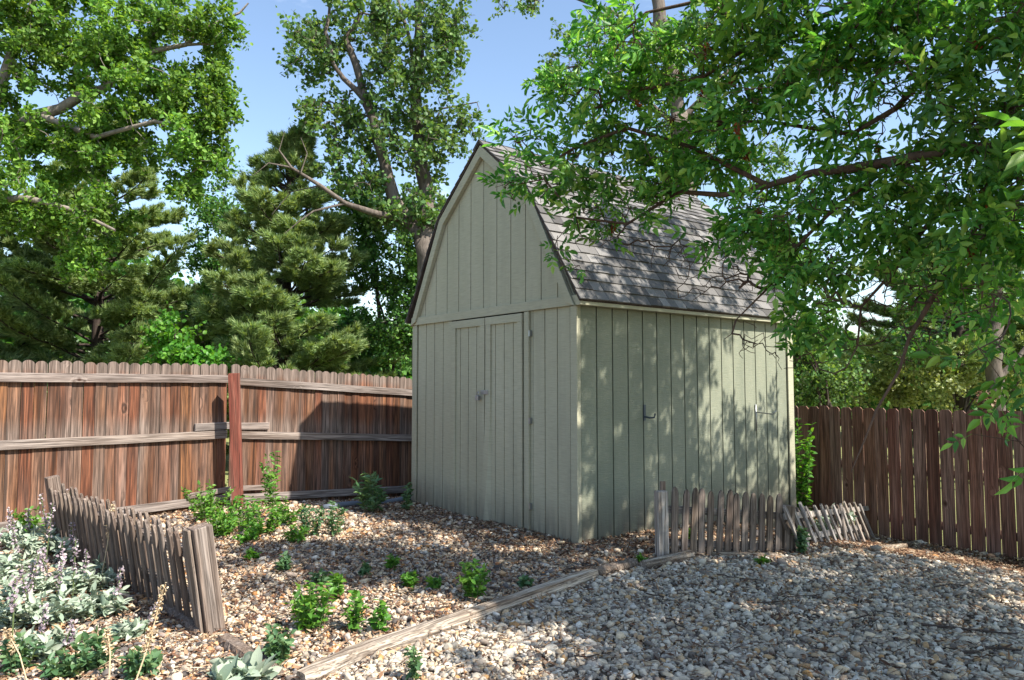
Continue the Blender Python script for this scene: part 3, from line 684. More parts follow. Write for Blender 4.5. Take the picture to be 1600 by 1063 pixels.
def grow(limbs, tips, tip_r=.004, wob=.12, seg=.25, droop=0.0, maxlimb=.8):
    """limbs: [(points, r0, r1)]; tips: points to reach. returns limb tubes, twig edges"""
    pos = []; tubes = []
    for pts, r0, r1 in limbs:
        q = densify(pts, .3, .012 + r0 * .12); tubes.append((q, np.linspace(r0, r1, len(q)))); pos += list(q)
    nl = len(pos); cap = nl + len(tips) * 40; P = np.zeros((cap, 3)); P[:nl] = pos; par = np.full(cap, -1); n = nl
    d0 = np.min(np.linalg.norm(tips[:, None] - P[None, :nl], axis=2), axis=1); order = np.argsort(d0)
    for ti in order:
        T = tips[ti]; dd = np.linalg.norm(P[:n] - T, axis=1); j = int(np.argmin(dd)); D = dd[j]
        if D < .03: continue
        m = max(2, min(30, int(D / seg) + 1)); a = P[j]; perp = rng.normal(0, wob * D, 3); prev = j
        for i in range(1, m + 1):
            t = i / m; q = a + (T - a) * t + perp * math.sin(t * math.pi) + np.array((0, 0, -droop * D * math.sin(t * math.pi)))
            if i < m: q = q + rng.normal(0, wob * .09 * D / m, 3)
            P[n] = q; par[n] = prev; prev = n; n += 1
            if n >= cap - 2: break
    r = np.full(n, tip_r ** 2.2)
    acc = np.zeros(n)
    for i in range(n - 1, nl - 1, -1):
        ri = max(acc[i], tip_r ** 2.2); acc[i] = ri
        if par[i] >= nl: acc[par[i]] += ri
    rad = acc[nl:] ** (1 / 2.2)
    pr = par[nl:n]; A = P[pr]; B = P[nl:n]; ra = np.where(pr >= nl, np.concatenate([np.zeros(nl), rad])[pr], rad * 1.15); ra = np.minimum(ra, rad * 1.5)
    return tubes, (A, B, ra, rad), P[nl:n], rad, pr
def ell(clusters, n, bias=.5):
    """clusters: (px,py,Y,rx_px,ry_px,depth) -> points, in proportion to area"""
    ar = np.array([c[3] * c[4] for c in clusters], float); cnt = np.maximum(1, (n * ar / ar.sum())).astype(int); out = []
    for c, k in zip(clusters, cnt):
        d = rng.normal(size=(k, 3)); d /= np.linalg.norm(d, axis=1)[:, None]; rr = rng.uniform(0, 1, (k, 1)) ** bias
        d *= rr; s = c[2] / F
        out.append(at(c[0], c[1], c[2])[None] + d * np.array((c[3] * s, c[5], c[4] * s)))
    return np.concatenate(out)
def tree(name, base, limbs, tips, label, cat='tree', bark='grey_bark', leaf='cotton_leaf', tmpl=(ROUND, LEAF_F), size=(.05, .09), per=60, spread=.22,
         tip_r=.006, wob=.12, group=None, upb=.6, droop=0.0, extra=None, minz=.15, branchmat=None, aspect=1.0):
    root = empty(name, base, 0, label, cat, group); bo = np.array(base, float)
    tubes, (A, B, ra, rb), P, rad, pr = grow(limbs, tips, tip_r, wob, droop=droop)
    mb = MB()
    q, rr = tubes[0]; mb.tube(q - bo, rr, 14, rough=.09); tr = mb.build('trunk', M[bark], root, sm=True)
    mb = MB()
    for q, rr in tubes[1:]: mb.tube(q - bo, rr, 9, cap=False, rough=.14)
    V, Fc = frusta(A - bo, B - bo, ra, rb, 5)
    if per:
        K = 9; S0, S1 = sprays(tips, K, spread * 1.9, tips.mean(0)); V3, F3 = frusta(S0 - bo, S1 - bo, np.full(len(S0), tip_r * .6), np.full(len(S0), tip_r * .25), 4)
        Fc = np.concatenate([Fc, F3 + len(V)]); V = np.concatenate([V, V3])
    if mb.v: Fc = np.concatenate([np.array(mb.f), Fc + len(mb.v)]); V = np.concatenate([np.array(mb.v), V])
    link('branches', np_mesh('branches', V, Fc, M[branchmat or bark], True), root)
    if per:
        q = max(2, round(per / K))
        t = rng.uniform(.12, 1.04, (len(S0) * q, 1)); c = np.repeat(S0, q, 0) * (1 - t) + np.repeat(S1, q, 0) * t + rng.normal(0, size[1] * .42, (len(S0) * q, 3)); c = c[c[:, 2] > minz]; n = len(c)
        V, Fc = scatter(c - bo, tmpl[0], tmpl[1], (rng.uniform(*size, n))[:, None] * np.array((1, aspect, 1)), rand_rot(n, upb))
        link('crown', np_mesh('crown', V, Fc, M[leaf]), root)
    return root
def sprays(tips, K, ln, ce, droop=.15):
    o = tips - ce; o /= np.linalg.norm(o, axis=1)[:, None] + 1e-6
    d = np.repeat(o, K, 0) * .45 + rng.normal(0, .6, (len(tips) * K, 3)); d[:, 2] -= droop; d /= np.linalg.norm(d, axis=1)[:, None]
    L = ln * rng.uniform(.45, 1.35, (len(d), 1)); a = np.repeat(tips, K, 0) - d * L * rng.uniform(0, .25, (len(d), 1)); return a, a + d * L
def X(px, Y): return float(at(px, 600, Y)[0])

# cottonwood behind the shed, forked trunk
Yc = 14.0
tips = ell([(500,70,Yc,65,85,.9),(560,190,Yc,85,70,.9),(620,120,Yc,75,90,.9),(690,90,Yc,45,110,.8),(670,230,Yc,70,70,.9),(590,30,Yc,110,50,1.),(680,20,Yc,50,60,.8),(495,180,Yc,30,50,.5),(560,270,Yc,70,45,.8),(725,190,Yc,25,50,.5),(640,330,Yc,45,50,.7),(685,320,Yc,30,40,.6),(600,330,Yc,40,30,.5)], 360, .6)
tree('cottonwood_tree', (X(657, Yc), Yc, 0), [
    ([(X(657, Yc), Yc, -.1), at(662,520,Yc), at(668,430,Yc), at(662,375,Yc)], .24, .2),
    ([at(662,375,Yc), at(625,330,Yc), at(607,280,Yc), at(590,215,Yc), at(572,160,Yc), at(556,100,Yc), at(540,60,Yc), at(565,20,Yc)], .15, .05),
    ([at(664,380,Yc), at(668,300,Yc+.3), at(655,240,Yc+.4), at(650,180,Yc+.4), at(655,110,Yc+.4), at(652,20,Yc+.4), at(655,-60,Yc+.4)], .17, .06),
    ([at(572,160,Yc), at(520,100,Yc-.3), at(508,50,Yc-.3), at(520,-20,Yc-.3)], .06, .02),
    ([at(651,110,Yc+.4), at(640,60,Yc+.4), at(622,0,Yc+.4)], .05, .03),
    ([at(655,240,Yc+.4), at(690,170,Yc+.2), at(745,160,Yc+.2)], .03, .012),
    ([at(656,180,Yc+.4), at(640,100,Yc+.2), at(600,80,Yc+.2)], .04, .012),
    ([at(640,350,Yc), at(590,335,Yc-.4), at(540,318,Yc-.7), at(500,290,Yc-1.), at(455,262,Yc-1.2), at(436,235,Yc-1.3)], .085, .015),
    ([at(540,318,Yc-.7), at(490,330,Yc-.9), at(445,365,Yc-1.)], .03, .006), ([at(455,262,Yc-1.2), at(420,255,Yc-1.3), at(395,275,Yc-1.3)], .02, .005), ([at(470,270,Yc-1.2), at(480,240,Yc-1.2), at(470,215,Yc-1.2)], .014, .004), ([at(500,290,Yc-1.), at(455,300,Yc-1.), at(425,335,Yc-1.)], .014, .004), ([at(436,235,Yc-1.3), at(445,205,Yc-1.3)], .012, .004)],
    tips, 'tall cottonwood with forked pale trunk rising behind the left roof edge', bark='grey_bark', per=42, spread=.17, size=(.065,.11), tip_r=.007, upb=.2)
# bare branches of the dead limb
dl = [at(436,235,Yc-1.3), at(420,215,Yc-1.3), at(440,200,Yc-1.3), at(400,270,Yc-1.3), at(455,290,Yc-1.2), at(400,250,Yc-1.4), at(480,330,Yc-1.1), at(430,330,Yc-1.1), at(500,310,Yc-1)]

# large left deciduous tree
Yl = 11.5
tips = ell([(60,60,Yl,110,80,1.2),(180,90,Yl,100,80,1.2),(40,200,Yl,90,90,1.2),(160,210,Yl,90,80,1.2),(260,150,Yl,80,70,1.0),(300,230,Yl,60,60,.9),(330,60,Yl,50,60,.8),(340,140,Yl,35,60,.6),(60,320,Yl,80,60,1.),(150,330,Yl,70,55,1.),(250,30,Yl,60,40,.8),(290,280,Yl,30,40,.4),(-80,150,Yl,100,150,1.2),(110,-20,Yl,160,50,1.2),(130,400,Yl,60,30,.6),(330,190,Yl,35,50,.6)], 640, .75)
tree('maple_tree', (X(-90, Yl), Yl, 0), [
    ([(X(-90, Yl), Yl, -.1), at(-80,450,Yl), at(-60,320,Yl), at(-30,220,Yl)], .26, .18),
    ([at(-30,220,Yl), at(60,180,Yl), at(160,140,Yl), at(240,80,Yl), at(290,70,Yl), at(330,40,Yl), at(375,20,Yl), at(388,5,Yl)], .12, .012),
    ([at(60,180,Yl), at(150,215,Yl-.3), at(240,190,Yl-.3), at(300,200,Yl-.3)], .06, .02),
    ([at(-60,320,Yl), at(40,310,Yl-.4), at(120,330,Yl-.4), at(180,360,Yl-.4)], .08, .02),
    ([at(-30,220,Yl), at(20,80,Yl), at(60,-20,Yl)], .1, .05),
    ([at(290,70,Yl), at(350,70,Yl)], .03, .012)],
    tips, 'big bright green maple filling the upper left corner', bark='grey_bark', leaf='maple_leaf', branchmat='dead_bark', tmpl=(LEAF, LEAF_F), per=105, spread=.13, size=(.055,.1), tip_r=.006, aspect=1.5, upb=.3)

# pines
def pine(px, Y, H, Rr, label, z0=.6, nb=16, seed=1, wmax=1.0, dens=1.0, cut=None, lens=.15):
    global rng
    bx = X(px, Y); root = empty('pine_tree', (bx, Y, 0), 0, label, 'tree', 'pines beyond the left fence' if px < 700 else None); r = np.random.default_rng(seed)
    mb = MB(); zz = np.linspace(-.1, H, 10); mb.tube([(r.normal(0, .02), r.normal(0, .02), z) for z in zz], [.16 * (1 - z / H * .93) + .01 for z in zz], 9); mb.build('trunk', M['dark_bark'], root, sm=True)
    A, B, ra, rb, TP, TD = [], [], [], [], [], []
    z = z0
    while z < H - .25:
        fr = (z - z0) / (H - z0); Lb = Rr * (1 - fr ** 1.25) * r.uniform(.8, 1.12) + .2
        for k in range(r.integers(6, 9)):
            az = r.uniform(0, 2 * math.pi); L = Lb * r.uniform(.7, 1.15); el = r.uniform(-.05, .25) + fr * .5; n = max(3, int(L / .22))
            p = np.array((0, 0, z + r.uniform(-.12, .12))); d = np.array((math.cos(az) * math.cos(el), math.sin(az) * math.cos(el), math.sin(el)))
            for i in range(n):
                q = p + d * L / n; A.append(p); B.append(q); t0 = i / n; ra.append(.03 * (1 - t0) + .006); rb.append(.03 * (1 - t0 - 1 / n) + .006)
                d = d + r.normal(0, .07, 3) + np.array((0, 0, .02 + .03 * (t0 > .6))); d /= np.linalg.norm(d)
                if t0 > .15:
                    for _ in range(3):
                        s = np.cross(d, (0, 0, 1)) * r.choice((-1, 1)); s = s / np.linalg.norm(s) * .9 + d * .6 + np.array((0, 0, r.uniform(0, .25))); s /= np.linalg.norm(s)
                        l2 = (.12 + .42 * L * (1 - t0) * .5 + .1) * r.uniform(.6, 1.2); e = q + s * l2; A.append(q); B.append(e); ra.append(.008); rb.append(.004)
                        m = max(5, int(l2 / .022 * dens)); tt = r.uniform(.15, 1.02, m)[:, None]
                        TP.append(q + s * l2 * tt + r.normal(0, .02, (m, 3))); TD.append(np.repeat((s + np.array((0, 0, .25)))[None], m, 0))
                p = q
            m = int(16 * dens); TP.append(p + r.normal(0, .05, (m, 3))); TD.append(np.repeat((d + np.array((0, 0, .3)))[None], m, 0))
        z += (H - z0) / nb * r.uniform(.8, 1.2)
    A, B = np.array(A), np.array(B); V, Fc = frusta(A, B, np.array(ra), np.array(rb), 4)
    link('branches', np_mesh('branches', V, Fc, M['dark_bark'], True), root)
    TP = np.concatenate(TP); TD = np.concatenate(TD); n = len(TP); x = TD + r.normal(0, .35, (n, 3)); x /= np.linalg.norm(x, axis=1)[:, None]
    zr = r.normal(size=(n, 3)); zr -= x * np.sum(x * zr, 1)[:, None]; zr /= np.linalg.norm(zr, axis=1)[:, None]
    V, Fc = scatter(TP, TUFT, TUFT_F, r.uniform(.8, 1.25, n) * lens, np.stack([x, np.cross(zr, x), zr], 2))
    link('crown', np_mesh('crown', V, Fc, M['needle']), root)
    return root
pine(150, 15.5, 7.6, 3.0, 'broad pine behind the left fence under the maple', .3, 18, 2, dens=1.3)
pine(-60, 15.0, 6.5, 2.4, 'pine at the far left edge beyond the fence', .3, 15, 5)
pine(445, 14.6, 6.6, 2.3, 'pale tipped pine between the maple and the cottonwood', .3, 19, 3, dens=1.4)
pine(300, 19, 4.2, 2.2, 'short dark pine in the gap between the two larger pines', .3, 12, 9)
pine(1500, 15.5, 4.6, 2.6, 'dark pine beyond the right fence', 1.9, 8, 11, dens=.9)

# leafy trees and shrubs behind the fences
def bush(name, px, Y, clusters, n, label, leaf, per=80, spread=.25, size=(.06,.1), stems=4, cat='shrub', group=None, bark='dark_bark', upb=.5, tmpl=(ROUND, LEAF_F)):
    base = (X(px, Y), Y, float(gz(X(px, Y), Y)) if Y < 12 else 0); tips = ell(clusters, n, .6); b = np.array(base); c = tips.mean(0)
    limbs = []
    for k in range(stems):
        e = tips[rng.integers(len(tips))]; limbs.append(([b + (rng.normal(0, .05, 3) * (1, 1, 0) if k else 0), b * .5 + (e + c) * .25 + rng.normal(0, .1, 3), e * .7 + c * .3], .05 if Y > 12 else .012, .015 if Y > 12 else .004))
    return tree(name, base, limbs, tips, label, cat, bark, leaf, tmpl, size, per, spread, group=group, upb=upb, tip_r=.005 if Y > 12 else .002)
bush('leafy_tree', 620, 15.6, [(590,350,15.6,60,40,.8),(660,340,15.6,35,50,.7),(655,430,15.6,30,60,.7),(640,520,15.6,35,55,.7),(560,520,15.9,40,50,.7),(580,410,15.6,45,60,.8),(625,440,15.6,45,60,.8),(600,530,15.6,65,60,.9),(560,320,15.8,50,40,.6)], 260, 'dense dark leafy tree between the pale tipped pine and the shed', 'dark_leaf', cat='tree', size=(.05,.09), per=95, spread=.22)
bush('leafy_shrub', 272, 12.6, [(262,530,12.6,45,35,.5),(300,560,12.6,50,30,.5)], 34, 'bright green shrub showing above the left fence', 'bright_leaf', per=80, spread=.16)
bush('leafy_tree', 345, 17.5, [(345,330,17.5,40,75,1.),(340,420,17.5,50,50,1.),(350,500,17.5,60,60,1.)], 90, 'dark leafy tree behind the gap between the pines', 'dark_leaf', cat='tree', per=80, spread=.28)
Yr = 15.0
bush('tall_tree', 1040, Yr, [(900,110,Yr,50,90,.8),(860,130,Yr,40,40,.6),(960,60,Yr,50,70,.8),(930,210,Yr,60,40,.8),(890,180,Yr,35,30,.5),(1040,120,Yr,80,100,1.),(1130,60,Yr,90,80,1.),(1110,200,Yr,90,80,1.),(1180,280,Yr,70,70,1.),(1240,120,Yr,80,60,1.)], 200, 'tall cottonwood behind the shed half hidden by near branches', 'cotton_leaf', cat='tree', per=60, spread=.22, stems=0) if False else None
tips = ell([(900,110,Yr,50,80,.8),(850,125,Yr,30,35,.6),(960,60,Yr,50,70,.8),(930,200,Yr,50,40,.8),(1040,120,Yr,80,100,1.),(1130,60,Yr,90,80,1.),(1110,200,Yr,90,80,1.),(1180,280,Yr,60,60,1.),(1240,100,Yr,70,60,1.),(820,5,Yr,70,22,.6)], 210, .6)
tree('cottonwood_tree', (X(1075, Yr), Yr, 0), [
    ([(X(1075, Yr), Yr, -.1), at(1075,420,Yr), at(1072,300,Yr), at(1060,180,Yr)], .26, .2),
    ([at(1060,180,Yr), at(1045,90,Yr), at(1030,10,Yr), at(1020,-60,Yr)], .17, .12),
    ([at(1060,200,Yr), at(980,130,Yr), at(920,100,Yr), at(870,110,Yr)], .06, .015),
    ([at(1045,90,Yr), at(960,20,Yr), at(880,-10,Yr), at(780,-5,Yr)], .06, .012),
    ([at(1060,190,Yr), at(1140,110,Yr), at(1200,50,Yr)], .08, .03)], tips,
    'tall cottonwood behind the shed roof half hidden by the near ash branches', per=44, spread=.16, size=(.06,.1), tip_r=.007, upb=.2, minz=.5)
bush('leafy_tree', 1240, 14, [(1235,420,14,60,60,.9),(1210,390,14.5,40,40,.6),(1260,510,14,40,60,.8),(1200,500,14,50,50,.8)], 80, 'green leafy tree just right of the shed beyond the right fence', 'dark_leaf', cat='tree', per=75, spread=.26)
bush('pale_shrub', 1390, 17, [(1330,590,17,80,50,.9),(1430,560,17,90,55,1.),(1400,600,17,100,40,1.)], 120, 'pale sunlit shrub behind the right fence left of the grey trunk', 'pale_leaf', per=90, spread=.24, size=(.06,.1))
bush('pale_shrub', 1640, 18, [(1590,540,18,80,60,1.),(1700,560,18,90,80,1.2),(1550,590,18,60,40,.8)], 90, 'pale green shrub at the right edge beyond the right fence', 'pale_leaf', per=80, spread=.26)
tips = ell([(1500,440,13.5,90,40,1.),(1580,400,13.5,80,60,1.),(1440,520,13.5,50,40,.6)], 60, .6)
tree('leafy_tree', (X(1555, 13.5), 13.5, -.3), [([(X(1555, 13.5), 13.5, -.4), at(1556,600,13.5), at(1552,520,13.5), at(1560,420,13.5), at(1540,330,13.5)], .17, .11), ([at(1556,600,13.5), at(1590,560,13.5), at(1620,520,13.5)], .06, .03)],
    tips, 'tree with stout grey trunk standing beyond the right fence', leaf='dark_leaf', per=60, spread=.3, size=(.06,.1), bark='grey_bark')
bush('leafy_shrub', 1300, 13, [(1290,600,13,60,40,.6),(1250,560,13,30,50,.5)], 45, 'mid green shrub behind the right fence next to the shed corner', 'cotton_leaf', per=80, spread=.18, size=(.05,.08))
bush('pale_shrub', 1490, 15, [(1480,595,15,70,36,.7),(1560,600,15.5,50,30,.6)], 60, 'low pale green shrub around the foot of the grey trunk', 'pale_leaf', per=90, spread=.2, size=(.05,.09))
# unidentified orange spot over the right fence, filled in with a bush
bush('orange_spot', 1540, 12.6, [(1540,628,12.6,14,16,.2)], 12, 'small rust orange spot, built as a shrub, peeping over the right fence by the grey trunk', 'litter', per=60, spread=.06, size=(.04,.07))
# far wood closing the view
n = 70000; ang = rng.uniform(-.95, .95, n); rr = rng.uniform(26, 34, n); hh = 4.6 + 1.1 * np.sin(ang * 9) + .8 * np.sin(ang * 23 + 1); z = rng.uniform(0, 1, n) ** .8 * hh
P = np.stack([rr * np.sin(ang), rr * np.cos(ang), z], 1); P += rng.normal(0, .2, P.shape)
V, Fc = scatter(P, ROUND, LEAF_F, rng.uniform(.18, .38, n), rand_rot(n, .5)); tag(link('far_wood', np_mesh('far_wood', V, Fc, M['dark_leaf'])), 'belt of distant green trees and bushes behind the yard', 'wood', kind='stuff')

# ------------------------------------------------------------ the near ash tree reaching in from the right
TB_ = np.array((4.3, 2.9, 0.))
limbs = [
    ([TB_ + (0, 0, -.1), TB_ + (-.02, .02, 1.1), TB_ + (-.08, .05, 2.0), TB_ + (-.05, .0, 3.2), TB_ + (.1, -.1, 5.2)], .17, .07),
    ([TB_ + (-.08, .05, 1.9), at(1720,245,3.3), at(1600,232,3.5), at(1500,232,3.7), at(1410,250,3.9), at(1330,263,4.1), at(1270,270,4.3), at(1200,290,4.5), at(1130,305,4.7), at(1060,300,4.9), at(1000,310,5.0)], .055, .012),
    ([TB_ + (-.06, .02, 1.7), at(1700,310,3.3), at(1560,310,3.6), at(1500,390,3.8), at(1455,470,3.9), at(1420,530,4.0), at(1405,580,4.0), at(1370,640,4.0), at(1350,690,4.0), at(1330,738,4.0)], .028, .0025),
    ([at(1560,310,3.6), at(1450,350,3.9), at(1400,420,4.1), at(1345,480,4.2), at(1340,540,4.2), at(1322,575,4.2)], .014, .003),
    ([at(1400,252,3.9), at(1300,330,4.2), at(1240,390,4.4), at(1200,450,4.5), at(1150,500,4.6)], .016, .004),
    ([TB_ + (-.05, .0, 2.8), at(1650,60,3.5), at(1500,60,3.8), at(1400,170,4.0), at(1330,210,4.2), at(1200,190,4.5), at(1090,190,4.6)], .04, .006),
    ([TB_ + (-.05, .0, 2.9), at(1500,-60,3.8), at(1300,20,4.1), at(1190,60,4.3), at(1100,120,4.5), at(1000,140,4.7), at(930,170,4.8)], .04, .006),
    ([at(1190,60,4.3), at(1100,0,4.3), at(1010,20,4.5), at(960,60,4.6)], .018, .005),
    ([at(1200,290,4.5), at(1080,230,4.7), at(980,200,4.8), at(900,230,4.9), at(850,260,5.), at(815,220,5.)], .016, .004),
    ([at(1060,300,4.9), at(980,350,5.0), at(900,340,5.), at(850,280,5.), at(800,290,5.)], .012, .004),
    ([TB_ + (-.05, .0, 3.0), TB_ + (-1.0, .8, 4.0), TB_ + (-1.9, 1.4, 4.6)], .05, .015), ([TB_ + (0, 0, 3.0), TB_ + (-.4, 1.6, 3.9), TB_ + (-.7, 3.0, 4.5)], .05, .015),
    ([TB_ + (0, 0, 2.8), TB_ + (.6, -1.5, 3.8), TB_ + (.9, -2.5, 4.5)], .05, .015), ([TB_ + (0, 0, 2.8), TB_ + (1.3, 1.2, 3.8), TB_ + (2.0, 2.4, 4.4)], .05, .015), ([TB_ + (0, 0, 3.4), TB_ + (1.2, -.6, 4.6), TB_ + (2.0, -1., 5.2)], .05, .015)]
vis = ell([(830,200,4.9,45,30,.3),(815,290,5.,40,35,.3),(880,250,5.,60,45,.3),(880,130,4.8,60,45,.3),(960,60,4.6,70,50,.4),(960,180,4.8,80,60,.4),(1040,110,4.6,90,70,.4),(1060,240,4.8,90,60,.4),(960,330,5.,70,25,.3),
     (1150,60,4.3,90,60,.4),(1170,170,4.4,90,60,.4),(1270,110,4.2,90,70,.4),(1260,30,4.1,90,40,.4),(1360,60,4.0,90,60,.4),(1330,200,4.2,70,40,.3),(1450,110,3.8,80,70,.4),(1560,60,3.5,80,60,.4),(1570,170,3.5,60,50,.3),
     (1240,340,4.4,60,50,.35),(1290,400,4.3,60,40,.35),(1350,320,4.1,80,40,.3),(1470,290,3.8,80,40,.3),(1540,370,3.5,70,50,.3),(1560,460,3.4,40,30,.3),(1300,480,4.3,50,25,.3),(1120,370,4.7,50,25,.3),(1240,490,4.4,30,25,.3),(1400,380,4.1,60,40,.3),(1240,430,4.4,50,50,.3),(1480,430,3.9,60,40,.3),(1400,300,4.1,60,40,.3),(1550,260,3.5,60,50,.3),(1300,300,4.3,60,40,.3),(1590,310,3.4,40,60,.3),(1130,250,4.7,90,50,.4),(1020,290,4.9,70,40,.3),(1180,330,4.6,60,35,.3),(930,270,5.,70,35,.3),(1500,180,3.7,80,40,.3),(1420,30,3.9,120,50,.4)], 610, .6)
low = np.array([at(1560,540,3.0), at(1590,560,3.0), at(1590,600,3.1), at(1575,510,3.1), at(1592,690,3.1), at(1530,545,3.1), at(1300,545,4.3), at(1278,520,4.3), at(870,375,5.), at(905,415,5.)])
def blob(c, r, n):
    d = rng.normal(size=(n, 3)); d /= np.linalg.norm(d, axis=1)[:, None]; return np.array(c) + d * rng.uniform(0, 1, (n, 1)) ** .5 * np.array(r)
shade = np.concatenate([blob(TB_ + (0, 0, 4.6), (1.8, 1.8, 1.5), 150), blob(TB_ + (-.9, 1.8, 4.5), (1.3, 1.4, .9), 110), blob(TB_ + (1.2, 1.2, 4.), (1.5, 1.5, 1.1), 90), blob(TB_ + (.6, -1.6, 4.2), (1.5, 1.4, 1.1), 90), blob(TB_ + (1.2, 3.2, 4.3), (1.5, 1.2, .8), 70)])
def infr(P):
    y = P[:, 1]; v = (P[:, 2] - CAMH); py = 600 - v / np.maximum(y, .1) * F; px = 800 + P[:, 0] / np.maximum(y, .1) * F
    return (y > .2) & (px > -50) & (px < 1640) & (py > -40)
S_ = np.array((.74, -.49, 1)); ex = []  # ash tips added out of view, sunward, to shade wall, ground and roof
for a0, a1, z0, z1, n_ in ((0, 1.1, 0, 2.3, 56), (1.1, 1.8, 0, 1.5, 20), (1.3, 1.9, 1.4, 2.4, 9), (2.1, 3.6, 0, .5, 6)):
    a = rng.uniform(a0, a1, n_); z = rng.uniform(z0, z1, n_); k_ = rng.uniform(3.4, 4.6, n_)[:, None]; ex.append(np.stack([.612 + .791 * a, 6.72 + .611 * a, z], 1) + k_ * S_)
for px, py, rx, ry, n_ in ((1300, 960, 290, 80, 74), (1050, 900, 60, 20, 10), (1500, 1030, 100, 40, 14), (560, 895, 170, 22, 26), (780, 880, 120, 20, 16), (420, 880, 40, 15, 5), (950, 1030, 60, 20, 4), (1130, 1050, 100, 20, 8)):
    for _ in range(n_):
        ex.append((gp(px + rng.uniform(-rx, rx), py + rng.uniform(-ry, ry)) + rng.uniform(2.4, 5.2) * S_)[None])
for _ in range(36):
    a = rng.uniform(.6, 3.6); b = rng.uniform(0, .66); ex.append((np.array((.612 + .791 * a - .611 * b, 6.72 + .611 * a + .791 * b, 2.3 + 1.8 * b)) + rng.uniform(2.8, 3.6) * S_)[None])
shade = np.concatenate([shade[rng.uniform(0, 1, len(shade)) < .45]] + ex)
shade = shade[~infr(shade)]
tips = np.concatenate([vis, low, shade])
root = empty('ash_tree', TB_, 0, 'near ash tree reaching in from the right with long brown limbs and toothed leaflets', 'tree')
tubes, (A, B, ra, rb_), P, rad, pr = grow(limbs, tips, .0028, .14, .12, 0.04)
mb = MB(); q, rr = tubes[0]; mb.tube(q - TB_, rr, 14).build('trunk', M['brown_bark'], root, sm=True)
mb = MB()
for q, rr in tubes[1:]: mb.tube(q - TB_, rr * (1 + rng.normal(0, .06, len(rr))), 12, cap=False, rough=.13)
Vt, Ft = frusta(A - TB_, B - TB_, ra, rb_, 5)
# bare hanging twigs
bare = ell([(1150,420,4.7,130,70,.3),(1330,470,4.2,90,80,.3),(1430,500,4.0,70,90,.3),(1180,540,4.6,60,40,.2),(950,380,5.,90,30,.2),(1240,300,4.3,120,60,.3),(1390,140,4,120,70,.3),(1050,400,4.9,80,30,.2),(1430,420,4.0,60,60,.3),(1250,560,4.5,60,30,.2),(1380,440,4.1,110,90,.4)], 700, .6)
tubes2, (A2_, B2_, ra2, rb2), *_ = grow(limbs[1:10], bare, .002, .11, .12, .05)
V, Fc = frusta(A2_ - TB_, B2_ - TB_, ra2, rb2, 4)
def ashleaves(src, per, K, ln, s, up=.7, fb=.6):
    S0, S1 = sprays(src, K, ln, np.array((2.6, 4.2, 3.2)), -.12); q = per; n = len(S0) * q; t = rng.uniform(.25, 1.0, (n, 1)); t[::q] = 1.0
    c = np.repeat(S0, q, 0) * (1 - t) + np.repeat(S1, q, 0) * t; d = np.repeat(S1 - S0, q, 0); d /= np.linalg.norm(d, axis=1)[:, None]; fw = d + rng.normal(0, .45, (n, 3)); fw /= np.linalg.norm(fw, axis=1)[:, None]
    tw_ = frusta(S0 - TB_, S1 - TB_, np.full(len(S0), .0026), np.full(len(S0), .0012), 4)
    return (*scatter(c - TB_, ASH, ASH_F, rng.uniform(*s, n), rand_rot(n, up, fw, fb)), tw_)
v1, f1, t1_ = ashleaves(np.concatenate([vis, low]), 3, 2, .17, (.055, .13)); v2, f2, t2_ = ashleaves(shade, 4, 4, .3, (.12, .19))
ME = [(np.array(mb.v), np.array(mb.f)), (Vt, Ft), (V, Fc), t1_, t2_]; nn = np.cumsum([0] + [len(q[0]) for q in ME])
link('branches', np_mesh('branches', np.concatenate([q[0] for q in ME]), np.concatenate([q[1] + k for q, k in zip(ME, nn)]), M['brown_bark'], True), root)
link('crown', np_mesh('crown', np.concatenate([v1, v2]), np.concatenate([f1, f2 + len(v1)]), M['ash_leaf']), root)
c = rng.normal(0, .009, (22, 3)) * (1, 1, 2); V, Fc = scatter(c, LEAF, LEAF_F, rng.uniform(.02, .035, 22), rand_rot(22, 0, np.tile(np.array((0, 0, -1.)), (22, 1)), .7)); sme = np_mesh('seed_cluster', V, Fc, M['seed'])
for p in vis[rng.choice(len(vis), 45)]: link('seed_cluster', sme, root, p - TB_, (rng.uniform(-.3, .3), rng.uniform(-.3, .3), rng.uniform(0, 6)))

